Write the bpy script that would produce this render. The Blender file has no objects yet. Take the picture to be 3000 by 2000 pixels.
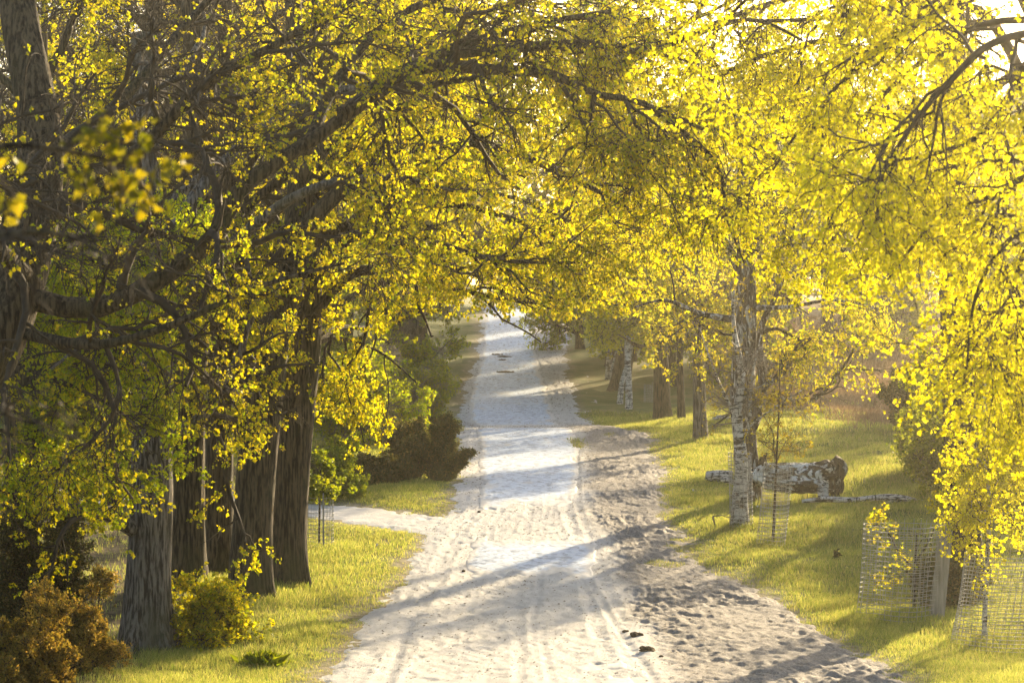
import bpy, math, random
import numpy as np
from mathutils import Vector

# ------------------------------------------------------------------ camera, light, exposure
F = 8333.0            # focal length in photo pixels (3000 px wide, 100 mm on 36 mm)
EYE = 7.0             # eye height over the datum; the camera stands on a rise above the dip
HOR = 900.0           # row of the horizon
sc = bpy.context.scene
cam_d = bpy.data.cameras.new('camera'); cam = bpy.data.objects.new('camera', cam_d)
sc.collection.objects.link(cam); sc.camera = cam
cam_d.lens = 100; cam_d.sensor_width = 36; cam_d.clip_start = 0.5; cam_d.clip_end = 3000
cam.location = (0, 0, EYE); cam.rotation_euler = (math.radians(90) - math.atan(100 / F), 0, 0)
cam_d.dof.use_dof = True; cam_d.dof.focus_distance = 72; cam_d.dof.aperture_fstop = 4.0

SUN_AZ, SUN_EL = 24.0, 15.0      # degrees right of the view axis, degrees up
wd = bpy.data.worlds.new('World'); sc.world = wd; wd.use_nodes = True
wn = wd.node_tree; bg = wn.nodes['Background']
sky = wn.nodes.new('ShaderNodeTexSky'); sky.sky_type = 'NISHITA'; sky.sun_disc = False
sky.sun_elevation = math.radians(SUN_EL); sky.sun_rotation = math.radians(SUN_AZ)
sky.dust_density = 2.0; sky.air_density = 1.0
wn.links.new(sky.outputs[0], bg.inputs[0]); bg.inputs[1].default_value = 0.1
sd = bpy.data.lights.new('sun', 'SUN'); so = bpy.data.objects.new('sun', sd); sc.collection.objects.link(so)
sd.energy = 5.0; sd.angle = math.radians(1.0); sd.color = (1.0, 0.79, 0.48)
sv = Vector((math.sin(math.radians(SUN_AZ)) * math.cos(math.radians(SUN_EL)),
             math.cos(math.radians(SUN_AZ)) * math.cos(math.radians(SUN_EL)), math.sin(math.radians(SUN_EL))))
so.rotation_euler = sv.to_track_quat('Z', 'Y').to_euler()
sc.view_settings.view_transform = 'Standard'; sc.view_settings.look = 'None'
sc.view_settings.exposure = 1.74; sc.view_settings.gamma = 1
cy = sc.cycles
cy.use_denoising = True; cy.max_bounces = 7; cy.diffuse_bounces = 4; cy.glossy_bounces = 2
cy.transmission_bounces = 3; cy.volume_bounces = 0; cy.transparent_max_bounces = 6
cy.sample_clamp_indirect = 6; cy.caustics_reflective = False; cy.caustics_refractive = False

# ------------------------------------------------------------------ helpers
rs = np.random.RandomState
V3 = lambda *a: np.array(a, float)
COL = sc.collection

def link(o, parent=None):
    COL.objects.link(o)
    if parent is not None: o.parent = parent
    return o

def tag(o, label=None, cat=None, group=None, kind=None):
    if label: o['label'] = label
    if cat: o['category'] = cat
    if group: o['group'] = group
    if kind: o['kind'] = kind
    return o

def thing(name, label, cat, loc=(0, 0, 0), group=None, rotz=0.0):
    o = bpy.data.objects.new(name, None); o.location = loc; o.rotation_euler = (0, 0, rotz)
    o.empty_display_size = 0.2
    link(o); return tag(o, label, cat, group)

def mesh_np(name, V, faces, mat=None, smooth=False):
    """faces: list of int arrays (n,k)"""
    me = bpy.data.meshes.new(name)
    V = np.asarray(V, dtype=np.float32)
    me.vertices.add(len(V)); me.vertices.foreach_set('co', V.ravel())
    loops = np.concatenate([f.ravel() for f in faces]).astype(np.int32)
    tot = np.concatenate([np.full(len(f), f.shape[1]) for f in faces]).astype(np.int32)
    st = np.concatenate([[0], np.cumsum(tot)[:-1]]).astype(np.int32)
    me.loops.add(len(loops)); me.loops.foreach_set('vertex_index', loops)
    me.polygons.add(len(tot)); me.polygons.foreach_set('loop_start', st)
    if smooth: me.polygons.foreach_set('use_smooth', np.ones(len(tot), dtype=bool))
    if mat: me.materials.append(mat)
    me.update(calc_edges=True)
    return me

def obj(name, me, parent=None, loc=None):
    o = bpy.data.objects.new(name, me); link(o, parent)
    if loc is not None: o.location = loc
    return o

def grid_faces(n, m):
    i, j = np.meshgrid(np.arange(n - 1), np.arange(m - 1), indexing='ij')
    a = (i * m + j).ravel()
    return np.stack([a, a + 1, a + m + 1, a + m], 1)

_T = rs(5).rand(256, 256)
def vnoise(x, y, seed=0):
    x = np.asarray(x, float) + seed * 17.31; y = np.asarray(y, float) + seed * 9.77
    xi = np.floor(x).astype(int); yi = np.floor(y).astype(int); fx = x - xi; fy = y - yi
    fx = fx * fx * (3 - 2 * fx); fy = fy * fy * (3 - 2 * fy)
    a = _T[xi & 255, yi & 255]; b = _T[(xi + 1) & 255, yi & 255]
    c = _T[xi & 255, (yi + 1) & 255]; d = _T[(xi + 1) & 255, (yi + 1) & 255]
    return (a + (b - a) * fx) * (1 - fy) + (c + (d - c) * fx) * fy
def fbm(x, y, seed=0, o=3):
    s = 0; a = 1; t = 0
    for k in range(o):
        s = s + a * vnoise(x * 2 ** k, y * 2 ** k, seed + k); t += a; a *= .5
    return s / t - .5
def sst(a, b, x):
    t = np.clip((x - a) / (b - a), 0, 1); return t * t * (3 - 2 * t)

# ------------------------------------------------------------------ the lie of the land
PD = np.array([0, 6, 20, 36, 50, 60, 71, 83, 100, 113, 127, 149, 185, 208, 225, 245, 300, 420, 900])
PY = [None, None, None, None, 2000, 1800, 1600, 1450, 1330, 1256, 1246, 1148, 1000, 930, 902]
PZ = [5.3, 5.2, 2.6, .9] + [EYE - (PY[i] - HOR) * PD[i] / F for i in range(4, 15)] + [7.1, 6.6, 8.0, 14.0]
_dd = np.linspace(-40, 900, 3761)
_zz = np.interp(_dd, PD, PZ)
_k = np.exp(-0.5 * (np.arange(-40, 41) * 0.25 / 2.6) ** 2); _k /= _k.sum()
_zz = np.convolve(np.pad(_zz, 40, mode='edge'), _k, mode='valid')
def zp(d): return np.interp(d, _dd, _zz)
_rows = HOR + F * (EYE - zp(_dd[_dd > 30])) / _dd[_dd > 30]; _rd = _dd[_dd > 30]
def d_of_row(py):
    py = float(py); k = np.where(_rows <= py)[0]
    return float(_rd[k[0]]) if len(k) else 225.0
def xat(px, d): return (px - 1500.0) / F * d
def P(px, py, d): return np.array([xat(px, d), d, EYE - (py - HOR) / F * d])

def table(rows):
    a = sorted([(d_of_row(y), xat(x, d_of_row(y))) for x, y in rows])
    a = np.array(a); ds = np.linspace(30, 420, 1561); v = np.interp(ds, a[:, 0], a[:, 1])
    k = np.exp(-0.5 * (np.arange(-12, 13) * 0.25 / 0.9) ** 2); k /= k.sum()
    v = np.convolve(np.pad(v, 12, mode='edge'), k, mode='valid')
    return lambda d: np.interp(d, ds, v)
XL = table([(970, 2000), (1040, 1900), (1090, 1800), (1190, 1700), (1235, 1600), (1262, 1540), (1330, 1500), (1350, 1440),
            (1365, 1350), (1360, 1290), (1352, 1235), (1352, 1200), (1372, 1120), (1400, 1060), (1410, 980), (1420, 905)])
XR = table([(2640, 2000), (2450, 1900), (2300, 1800), (2130, 1700), (1990, 1640), (1960, 1580), (1930, 1500), (1908, 1400),
            (1900, 1310), (1870, 1275), (1760, 1250), (1690, 1225), (1670, 1170), (1655, 1100), (1652, 1040), (1640, 905)])
XC = table([(1960, 2000), (1900, 1900), (1850, 1800), (1800, 1700), (1785, 1640), (1770, 1580), (1712, 1480), (1712, 1400),
            (1716, 1300), (1660, 1250), (1640, 1225), (1625, 1170), (1600, 1100), (1580, 1040), (1570, 905)])
CL = table([(1330, 2000), (1340, 1800), (1360, 1640), (1395, 1480), (1400, 1400), (1395, 1330), (1388, 1250), (1365, 1210),
            (1380, 1120), (1405, 1060), (1415, 980), (1424, 905)])
PATH = [(d_of_row(1552), -1.5), (d_of_row(1525), -3.4), (d_of_row(1497), -5.2), (d_of_row(1478), -7.5), (d_of_row(1470), -14), (d_of_row(1462), -26)]
def path_sdf(x, d):
    best = np.full(np.shape(x), 1e9)
    for (d0, x0), (d1, x1) in zip(PATH[:-1], PATH[1:]):
        vx, vd = x1 - x0, d1 - d0; L = vx * vx + vd * vd
        t = np.clip(((x - x0) * vx + (d - d0) * vd) / L, 0, 1)
        best = np.minimum(best, np.hypot(x - x0 - t * vx, d - d0 - t * vd))
    return 1.25 - best
ISL = [(xat(1690, d_of_row(1300)), d_of_row(1300), .42, 4.2), (xat(1785, d_of_row(1272)), d_of_row(1272), .42, 1.6),
       (xat(1945, d_of_row(1655)), d_of_row(1655), .62, .9)]
def road_sdf(x, d):
    x = np.asarray(x, float); d = np.asarray(d, float)
    n = fbm(x * 1.1, d * .45, 3) * 0.9 + fbm(x * 4, d * 2.2, 8) * .6
    s = np.minimum(x - XL(d), XR(d) - x)
    s = np.maximum(s, path_sdf(x, d)) + n * .8
    for ix, iy, rx, ry in ISL:
        e = (np.hypot((x - ix) / rx, (d - iy) / ry) - 1) * rx + n * .3
        s = np.minimum(s, e)
    return s

def ground_h(x, d):
    x = np.asarray(x, float); d = np.asarray(d, float)
    z = zp(d)
    s = road_sdf(x, d)
    off = sst(0, 4, -s)
    z = z + off * (fbm(x * .16, d * .12, 21) * .9 + fbm(x * .6, d * .5, 22) * .22)
    z = z + sst(0.0, .9, -s) * .05                          # the turf stands a little proud of the sand
    z = z + sst(1.5, 7, x - XR(d)) * sst(40, 70, d) * (.25 + fbm(x * .35, d * .35, 31, 2) * .5)
    z = z + sst(0, 10, -(x + 9)) * .6
    z = z - sst(.25, .7, s) * .1
    return z
def gz(x, d): return float(ground_h(np.array([x]), np.array([d]))[0])
def foot(px, py):
    """world point on the ground seen at this place"""
    ds = np.arange(40, 240, .1); x = xat(px, ds); z = ground_h(x, ds)
    r = HOR + F * (EYE - z) / ds; k = np.where(r <= py)[0]
    i = k[0] if len(k) else len(ds) - 1
    return np.array([x[i], ds[i], z[i]])

def sand_z(x, d):
    s = road_sdf(x, d)
    churn = sst(-.25, .35, x - XC(d)) * sst(45, 52, 400 - d * 0)
    u = x - XC(d)
    z = zp(d) + .035 * sst(-.25, .35, s) - .06 * sst(0, .5, -s)
    # churned by hooves on the right, packed with wheel tracks on the left
    rid = 1 - np.abs(fbm(x * 2.0, d * 1.5, 41, 5)) * 4.5
    z = z + churn * (.35 + 1.2 * vnoise(x * .5, d * .35, 47)) * (rid * .05 + fbm(x * 6, d * 4.5, 44, 3) * .10 + fbm(x * 1.2, d * .7, 46, 2) * .10)
    cv = cobble_vis(x, d); pk = (1 - churn) * (1 - .85 * sst(.2, .8, cv))
    z = z + pk * (fbm(x * 1.0, d * .35, 51, 3) * .07 + fbm(x * 7, d * 3, 52, 2) * .035 + np.minimum(0, fbm(x * 3.3, d * 2.2, 54, 2) + .12) * .09)
    for q, w, dep in ((.15, .16, .020), (.20, .08, .012), (.36, .07, .007), (.56, .12, .016), (.62, .07, .012), (.66, .07, .010), (.86, .12, .018), (.91, .07, .012)):
        c = XL(d) + (XC(d) - XL(d)) * q + fbm(d * .06, d * 0 + q * 40, 61, 2) * .7
        g = np.exp(-((x - c) / w) ** 2)
        dep = .72 * dep * (.25 + 1.3 * vnoise(d * .11, d * 0 + q * 17, 63)) * (.6 + .8 * vnoise(d * .6, d * 0 + q * 31, 64))
        z = z - pk * g * dep + pk * np.exp(-((np.abs(x - c) - 1.7 * w) / (w * .5)) ** 2) * dep * .7
        z = z + pk * g * .010 * np.sin(d * 26) * (np.sin(d * .21 + q * 9) > -.2)
    z = z + np.exp(-((u + .1) / .16) ** 2) * .05 * (fbm(x * .3, d * .3, 66, 2) + .5)      # low berm between the two
    return z

def cobble_vis(x, d):
    row = HOR + F * (EYE - zp(d)) / d
    row = row + (fbm(x * .5, d * .12, 73, 2) * 46 + fbm(x * 2.5, d * .5, 74, 2) * 18) * sst(1330, 1420, row)
    n = fbm(x * .45, d * .22, 71, 3) * 1.1
    a = sst(1515, 1455, row) + 0.0
    b = sst(1712, 1665, row) * sst(1570, 1612, row)
    c = .55 * sst(1915, 1965, row) * sst(.6, 1.9, x) * sst(0, 1.2, XC(d) - x)
    v = np.maximum(np.maximum(a, b), c)
    v = v * sst(-.1, .5, x - CL(d)) * sst(-.1, .7, XC(d) - .1 - x)
    v = v * (1 - .9 * np.exp(-((row - 1253) / 5.0) ** 2))
    f = fbm(x * 2.2, d * .8, 75, 3) * 1.2
    return np.clip(v * 1.25 + (n + f - .12) * sst(0, .5, v) * 1.0, 0, 1)
def cobble_z(x, d):
    v = cobble_vis(x, d)
    row = np.floor(d / .19); xx = x / .16 + row * .5 + vnoise(row * 1.7, row * 0, 81) * .4
    cx = xx - np.floor(xx) - .5; cd = d / .19 - row - .5
    dome = (1 - (2 * cx) ** 4) * (1 - (2 * cd) ** 4)
    j = vnoise(np.floor(xx) * 3.7, row * 2.9, 82) - .5
    st = np.clip(dome, 0, 1) ** .6 * .014 + j * .012
    k = sst(.15, .6, v); return sand_z(x, d) * (1 - .5 * k) + sand_z_smooth(x, d) * .5 * k - .05 + .058 * sst(0, .3, v) + st * k
def sand_z_smooth(x, d):
    return zp(d) + .035 + fbm(x * 1.0, d * .35, 51, 3) * .07 * .6

# ------------------------------------------------------------------ materials
def mat(name):
    m = bpy.data.materials.new(name); m.use_nodes = True
    nt = m.node_tree; nt.nodes.clear(); out = nt.nodes.new('ShaderNodeOutputMaterial')
    return m, nt, out
def N(nt, t, **kw):
    n = nt.nodes.new(t)
    for k, v in kw.items():
        if k.startswith('i_'): n.inputs[k[2:].replace('_', ' ')].default_value = v
        else: setattr(n, k, v)
    return n
def ramp(nt, fac, stops, interp='LINEAR'):
    r = nt.nodes.new('ShaderNodeValToRGB'); e = r.color_ramp; e.interpolation = interp
    while len(e.elements) < len(stops): e.elements.new(.5)
    for el, (p, c) in zip(e.elements, stops): el.position = p; el.color = (*c, 1)
    nt.links.new(fac, r.inputs[0]); return r.outputs[0]
def coords(nt, scale, obj_space=True, rot=(0, 0, 0)):
    tc = nt.nodes.new('ShaderNodeTexCoord'); mp = nt.nodes.new('ShaderNodeMapping')
    mp.inputs['Scale'].default_value = scale
    nt.links.new(tc.outputs['Object'], mp.inputs[0]); return mp.outputs[0]
def noise(nt, vec, scale=1, detail=4, rough=.6, dist=0):
    n = nt.nodes.new('ShaderNodeTexNoise'); n.inputs['Scale'].default_value = scale
    n.inputs['Detail'].default_value = detail; n.inputs['Roughness'].default_value = rough
    n.inputs['Distortion'].default_value = dist
    nt.links.new(vec, n.inputs['Vector']); return n.outputs['Fac']
def mixc(nt, fac, a, b, mode='MIX'):
    m = nt.nodes.new('ShaderNodeMix'); m.data_type = 'RGBA'; m.blend_type = mode
    for sock, v in ((m.inputs['Factor'], fac), (m.inputs['A'], a), (m.inputs['B'], b)):
        if hasattr(v, 'links') or hasattr(v, 'is_linked'): nt.links.new(v, sock)
        elif isinstance(v, (int, float)): sock.default_value = v
        else: sock.default_value = (*v, 1)
    for s in m.inputs:
        pass
    # colour sockets of the Mix node sit behind identical names
    ca, cb = m.inputs[6], m.inputs[7]
    for sock, v in ((ca, a), (cb, b)):
        if hasattr(v, 'is_linked'): nt.links.new(v, sock)
        else: sock.default_value = (*v, 1)
    return m.outputs[2]

def leaf_mat(name, cols, trans=.6, gloss=.02, rough=.45, tboost=1.0, tint=(1.09, 1.0, .12)):
    m, nt, out = mat(name)
    g = nt.nodes.new('ShaderNodeNewGeometry')
    c = ramp(nt, g.outputs['Random Per Island'], [(i / (len(cols) - 1), x) for i, x in enumerate(cols)])
    v = noise(nt, coords(nt, (.35,) * 3), 1, 2)
    hs = N(nt, 'ShaderNodeHueSaturation'); nt.links.new(c, hs.inputs['Color'])
    mr = N(nt, 'ShaderNodeMapRange'); nt.links.new(v, mr.inputs[0]); mr.inputs[1].default_value = .3; mr.inputs[2].default_value = .7
    mr.inputs[3].default_value = .75; mr.inputs[4].default_value = 1.15; nt.links.new(mr.outputs[0], hs.inputs['Value'])
    d = N(nt, 'ShaderNodeBsdfDiffuse'); t = N(nt, 'ShaderNodeBsdfTranslucent'); gl = N(nt, 'ShaderNodeBsdfGlossy')
    gl.inputs['Roughness'].default_value = rough
    nt.links.new(hs.outputs[0], d.inputs[0])
    tc = mixc(nt, 1.0, hs.outputs[0], tuple(tboost * c_ for c_ in tint), 'MULTIPLY')
    nt.links.new(tc, t.inputs[0])
    m1 = N(nt, 'ShaderNodeMixShader'); m1.inputs[0].default_value = trans
    nt.links.new(d.outputs[0], m1.inputs[1]); nt.links.new(t.outputs[0], m1.inputs[2])
    m2 = N(nt, 'ShaderNodeMixShader'); m2.inputs[0].default_value = gloss
    nt.links.new(m1.outputs[0], m2.inputs[1]); nt.links.new(gl.outputs[0], m2.inputs[2])
    nt.links.new(m2.outputs[0], out.inputs[0]); return m

def surf_mat(name, build, rough=.9, bump=None, bstr=.5, bdist=.02, spec=.3):
    m, nt, out = mat(name); b = N(nt, 'ShaderNodeBsdfPrincipled')
    b.inputs['Roughness'].default_value = rough; b.inputs['Specular IOR Level'].default_value = spec
    c = build(nt); nt.links.new(c, b.inputs['Base Color'])
    if bump:
        h = bump(nt); bp = N(nt, 'ShaderNodeBump'); bp.inputs['Strength'].default_value = bstr
        bp.inputs['Distance'].default_value = bdist
        nt.links.new(h, bp.inputs['Height']); nt.links.new(bp.outputs[0], b.inputs['Normal'])
    nt.links.new(b.outputs[0], out.inputs[0]); return m

M = {}
def bark_build(dark, light, moss=None):
    def f(nt):
        n = noise(nt, coords(nt, (17, 17, 2.0)), 1.2, 4, .6, .1)
        c = ramp(nt, n, [(.42, dark), (.57, light)])
        if moss:
            k = noise(nt, coords(nt, (1.1, 1.1, .5)), 1, 3)
            c = mixc(nt, ramp(nt, k, [(.5, (0, 0, 0)), (.68, (.75, .75, .75))]), c, moss)
        return c
    return f
def bark_bump(nt): return noise(nt, coords(nt, (17, 17, 2.0)), 1.2, 4, .6, .1)
M['oak'] = surf_mat('oak_bark', bark_build((.009, .006, .004), (.105, .078, .045), (.05, .05, .018)), .95, bark_bump, 1.0, .05)
M['oakgrey'] = surf_mat('grey_oak_bark', bark_build((.03, .025, .022), (.19, .165, .14), (.08, .075, .04)), .95, bark_bump, 1.0, .05)
M['twig'] = surf_mat('twig_bark', lambda nt: ramp(nt, noise(nt, coords(nt, (3, 3, 3)), 1, 3), [(.3, (.018, .013, .008)), (.7, (.08, .06, .04))]), .9)
M['twiggrey'] = surf_mat('grey_twig_bark', lambda nt: ramp(nt, noise(nt, coords(nt, (3, 3, 3)), 1, 3), [(.3, (.10, .085, .07)), (.7, (.26, .22, .18))]), .85)
def birch_build(nt):
    a = noise(nt, coords(nt, (3.2, 3.2, 15)), 1, 5, .75, .3)
    b = noise(nt, coords(nt, (7, 7, 2.0)), 1.2, 5, .75, .8)
    c = ramp(nt, a, [(.44, (.035, .03, .028)), (.52, (.50, .48, .45)), (1, (.66, .64, .61))])
    return mixc(nt, ramp(nt, b, [(.54, (0, 0, 0)), (.60, (1, 1, 1))]), c, (.05, .042, .035))
M['birch'] = surf_mat('birch_bark', birch_build, .7, bark_bump, .5, .03)
M['snag'] = surf_mat('old_birch_bark', lambda nt: mixc(nt, ramp(nt, noise(nt, coords(nt, (3.5, 3.5, 1.1)), 1.4, 5, .7, 1.2), [(.52, (0, 0, 0)), (.60, (1, 1, 1))]),
                     bark_build((.02, .014, .01), (.11, .08, .055))(nt), (.50, .47, .43)), .9, bark_bump, 1.0, .06)

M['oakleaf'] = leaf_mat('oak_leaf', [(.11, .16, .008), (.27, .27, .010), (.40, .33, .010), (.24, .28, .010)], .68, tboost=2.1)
M['mapleleaf'] = leaf_mat('maple_leaf', [(.13, .20, .008), (.27, .31, .010), (.38, .35, .010), (.24, .30, .010)], .68, tboost=2.1, tint=(1.0, 1.0, .12))
M['nearleaf'] = leaf_mat('shaded_oak_leaf', [(.11, .13, .01), (.2, .19, .01), (.3, .25, .015)], .5, tboost=1.3)  # darker oak leaf: the shade is put into its colours
M['yellowleaf'] = leaf_mat('birch_leaf', [(.30, .33, .01), (.44, .42, .015), (.38, .38, .012)], .7, tboost=2.0)
M['greenleaf'] = leaf_mat('hawthorn_leaf', [(.14, .20, .015), (.23, .28, .02), (.31, .33, .02)], .55, tboost=1.3)
M['farleaf'] = leaf_mat('far_leaf', [(.16, .23, .03), (.25, .29, .03), (.33, .32, .03)], .55, tboost=1.2)
M['budleaf'] = leaf_mat('bud_leaf', [(.20, .14, .03), (.30, .25, .03), (.30, .30, .02)], .5, tboost=1.3)
M['needle'] = leaf_mat('juniper_needle', [(.26, .20, .03), (.42, .26, .05), (.17, .16, .03), (.50, .29, .06)], .5, tboost=1.4, tint=(1, 1, .6))
M['needledark'] = leaf_mat('dark_juniper_needle', [(.05, .06, .02), (.12, .10, .03), (.05, .075, .02), (.26, .18, .05)], .4, tboost=1.3, tint=(1, 1, .6))
M['grass'] = leaf_mat('grass_blade', [(.13, .19, .03), (.21, .25, .045), (.31, .31, .075), (.42, .37, .13)], .5, tboost=1.65, tint=(1.04, 1, .75))
M['straw'] = leaf_mat('dry_grass_blade', [(.36, .29, .13), (.26, .25, .08), (.44, .36, .18)], .45, tint=(1, 1, .8))
M['heather'] = leaf_mat('heather_sprig', [(.22, .13, .08), (.32, .21, .13), (.15, .10, .06)], .3, tint=(1, 1, .9))

def ground_build(nt):
    a = noise(nt, coords(nt, (.5, .3, .5)), 1, 5, .65)
    c = ramp(nt, a, [(.3, (.085, .11, .03)), (.5, (.15, .16, .05)), (.7, (.26, .22, .10))])
    at = N(nt, 'ShaderNodeAttribute', attribute_name='litter')
    c = mixc(nt, at.outputs['Fac'], c, ramp(nt, noise(nt, coords(nt, (4, 4, 4)), 1, 4), [(.3, (.06, .045, .025)), (.7, (.19, .14, .07))]))
    at3 = N(nt, 'ShaderNodeAttribute', attribute_name='worn')
    c = mixc(nt, at3.outputs['Fac'], c, ramp(nt, noise(nt, coords(nt, (5, 3, 4)), 1, 5, .7), [(.35, (.16, .13, .06)), (.65, (.36, .31, .22))]))
    at2 = N(nt, 'ShaderNodeAttribute', attribute_name='heath')
    return mixc(nt, at2.outputs['Fac'], c, ramp(nt, noise(nt, coords(nt, (.9, .5, 1)), 1, 5), [(.3, (.13, .08, .05)), (.7, (.33, .24, .15))]))
M['ground'] = surf_mat('turf_ground', ground_build, 1.0, lambda nt: noise(nt, coords(nt, (14, 10, 14)), 1, 4), 1.0, .05, .1)
def sand_build(nt):
    a = noise(nt, coords(nt, (1.1, .7, 1)), 1, 6, .7)
    c = ramp(nt, a, [(.3, (.42, .405, .39)), (.7, (.58, .56, .54))])
    g = noise(nt, coords(nt, (22, 9, 22)), 1, 4, .75)
    c = mixc(nt, ramp(nt, g, [(.62, (0, 0, 0)), (.74, (.7, .7, .7))]), c, (.16, .12, .085))
    at = N(nt, 'ShaderNodeAttribute', attribute_name='churn')
    dk = ramp(nt, g, [(.35, (.11, .092, .08)), (.68, (.29, .26, .235))])  # dark churned soil; shade over the track is also put into this colour
    mm = N(nt, 'ShaderNodeMath', operation='MULTIPLY'); mm.inputs[1].default_value = .92; nt.links.new(at.outputs['Fac'], mm.inputs[0])
    return mixc(nt, mm.outputs[0], c, dk)
M['sand'] = surf_mat('sand', sand_build, .85, lambda nt: noise(nt, coords(nt, (18, 12, 18)), 1, 6, .75), .9, .03, .3)
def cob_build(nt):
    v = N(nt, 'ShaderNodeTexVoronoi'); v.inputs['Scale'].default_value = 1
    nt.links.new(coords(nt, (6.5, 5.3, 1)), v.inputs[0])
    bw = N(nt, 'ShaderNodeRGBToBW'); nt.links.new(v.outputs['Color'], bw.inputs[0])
    c = ramp(nt, bw.outputs[0], [(.15, (.24, .29, .38)), (.4, (.43, .51, .63)), (.8, (.56, .64, .75))])  # blue of the reflected sky is put into the stone colours
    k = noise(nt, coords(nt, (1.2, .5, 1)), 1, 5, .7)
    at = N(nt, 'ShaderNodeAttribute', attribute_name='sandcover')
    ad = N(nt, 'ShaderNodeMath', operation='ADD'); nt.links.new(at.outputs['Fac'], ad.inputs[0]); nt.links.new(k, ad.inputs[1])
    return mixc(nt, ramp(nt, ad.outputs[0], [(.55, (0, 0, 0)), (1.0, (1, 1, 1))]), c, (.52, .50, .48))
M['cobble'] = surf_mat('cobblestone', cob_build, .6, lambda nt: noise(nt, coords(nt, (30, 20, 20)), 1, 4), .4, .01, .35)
M['logbark'] = surf_mat('fallen_birch_bark', lambda nt: mixc(nt, ramp(nt, noise(nt, coords(nt, (1.6, 2.2, 2.6)), 1.3, 6, .7, 1.0), [(.50, (0, 0, 0)), (.53, (1, 1, 1))]),
                     (.045, .035, .028), ramp(nt, noise(nt, coords(nt, (9, 3, 3)), 1, 4), [(.35, (.3, .28, .26)), (.45, (.80, .79, .77))])), .8, bark_bump, 1.0, .08)
M['wire'] = surf_mat('galvanised_wire', lambda nt: ramp(nt, noise(nt, coords(nt, (9, 9, 9)), 1, 2), [(.3, (.24, .235, .22)), (.7, (.40, .39, .37))]), .6, spec=.4)
M['plank'] = surf_mat('weathered_board', lambda nt: ramp(nt, noise(nt, coords(nt, (14, 14, 1.2)), 1.4, 5), [(.3, (.2, .185, .17)), (.7, (.38, .355, .33))]), .9,
                      lambda nt: noise(nt, coords(nt, (30, 30, 2)), 1, 4), .6, .01)
M['dung'] = surf_mat('dung', lambda nt: ramp(nt, noise(nt, coords(nt, (12, 12, 12)), 1, 4), [(.3, (.05, .032, .018)), (.7, (.15, .10, .055))]), .95,
                     lambda nt: noise(nt, coords(nt, (30, 30, 30)), 1, 3), 1, .02)
M['puff'] = surf_mat('seed_head', lambda nt: ramp(nt, noise(nt, coords(nt, (9, 9, 9)), 1, 2), [(.3, (.7, .7, .66)), (.7, (.85, .85, .8))]), .9)
M['wood'] = surf_mat('split_wood', lambda nt: ramp(nt, noise(nt, coords(nt, (12, 12, 2)), 1, 4), [(.3, (.25, .10, .04)), (.7, (.5, .28, .12))]), .9)

# ------------------------------------------------------------------ ground, road, track, cobbles
def set_attr(me, name, vals):
    a = me.attributes.new(name, 'FLOAT', 'POINT'); a.data.foreach_set('value', np.asarray(vals, dtype=np.float32))

def build_ground():
    xs = np.concatenate([[-600, -300, -160, -90, -60], np.arange(-45, -14, .8), np.arange(-14, 20, .22), np.arange(20, 60, 1.), [70, 95, 160, 300, 600]])
    ds = np.concatenate([[-40, -20, -8], np.arange(0, 44, .8), np.arange(44, 100, .25), np.arange(100, 240, .45), np.arange(240, 420, 6.), [460, 560, 700, 900]])
    D, X = np.meshgrid(ds, xs, indexing='ij')
    Z = ground_h(X, D)
    V = np.stack([X, D, Z], -1).reshape(-1, 3)
    me = mesh_np('ground', V, [grid_faces(len(ds), len(xs))[:, ::-1]], M['ground'], True)
    lit = sst(-5.8, -7.4, X + fbm(X * .3, D * .2, 91) * 2) * sst(110, 95, D)
    hea = sst(6, 9, X - XR(D) - 2) * sst(104, 110, D + fbm(X * .3, D * .15, 92) * 14)
    s_ = road_sdf(X, D); set_attr(me, 'worn', (sst(-.9, -.1, s_ + fbm(X * 2, D, 96) * .8)).ravel())
    set_attr(me, 'litter', lit.ravel()); set_attr(me, 'heath', hea.ravel())
    tag(obj('ground', me), kind='structure')
build_ground()

def strip(name, xa, xb, ds, nx, zfun, material, churn=None, aname='churn'):
    t = np.linspace(0, 1, nx)[None, :]; D = np.repeat(ds[:, None], nx, 1)
    X = xa(ds)[:, None] * (1 - t) + xb(ds)[:, None] * t
    Z = zfun(X, D)
    V = np.stack([X, D, Z], -1).reshape(-1, 3)
    me = mesh_np(name, V, [grid_faces(len(ds), nx)[:, ::-1]], material, True)
    if churn is not None: set_attr(me, aname, churn(X, D).ravel())
    o = obj(name, me); tag(o, kind='structure'); return o
def steps(a, b, s0, s1):
    out = [a]; 
    while out[-1] < b: out.append(out[-1] + s0 + (s1 - s0) * (out[-1] - a) / (b - a))
    return np.array(out)
dsr = steps(38, 240, .055, .4)
chf = lambda X, D: sst(-.5, .5, X - XC(D) + fbm(X, D * .3, 95) * 1.0) * (1 - .93 * sst(116, 128, D))
strip('sandy_road', lambda d: XL(d) - 1.3, XC, dsr, 150, sand_z, M['sand'], chf)
strip('riding_track', XC, lambda d: XR(d) + 1.3, dsr, 130, sand_z, M['sand'], chf)
strip('cobbled_road', lambda d: CL(d) - .5, lambda d: XC(d) + .4, steps(45, 235, .05, .3), 110, cobble_z, M['cobble'], lambda X, D: 1 - cobble_vis(X, D), 'sandcover')
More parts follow.
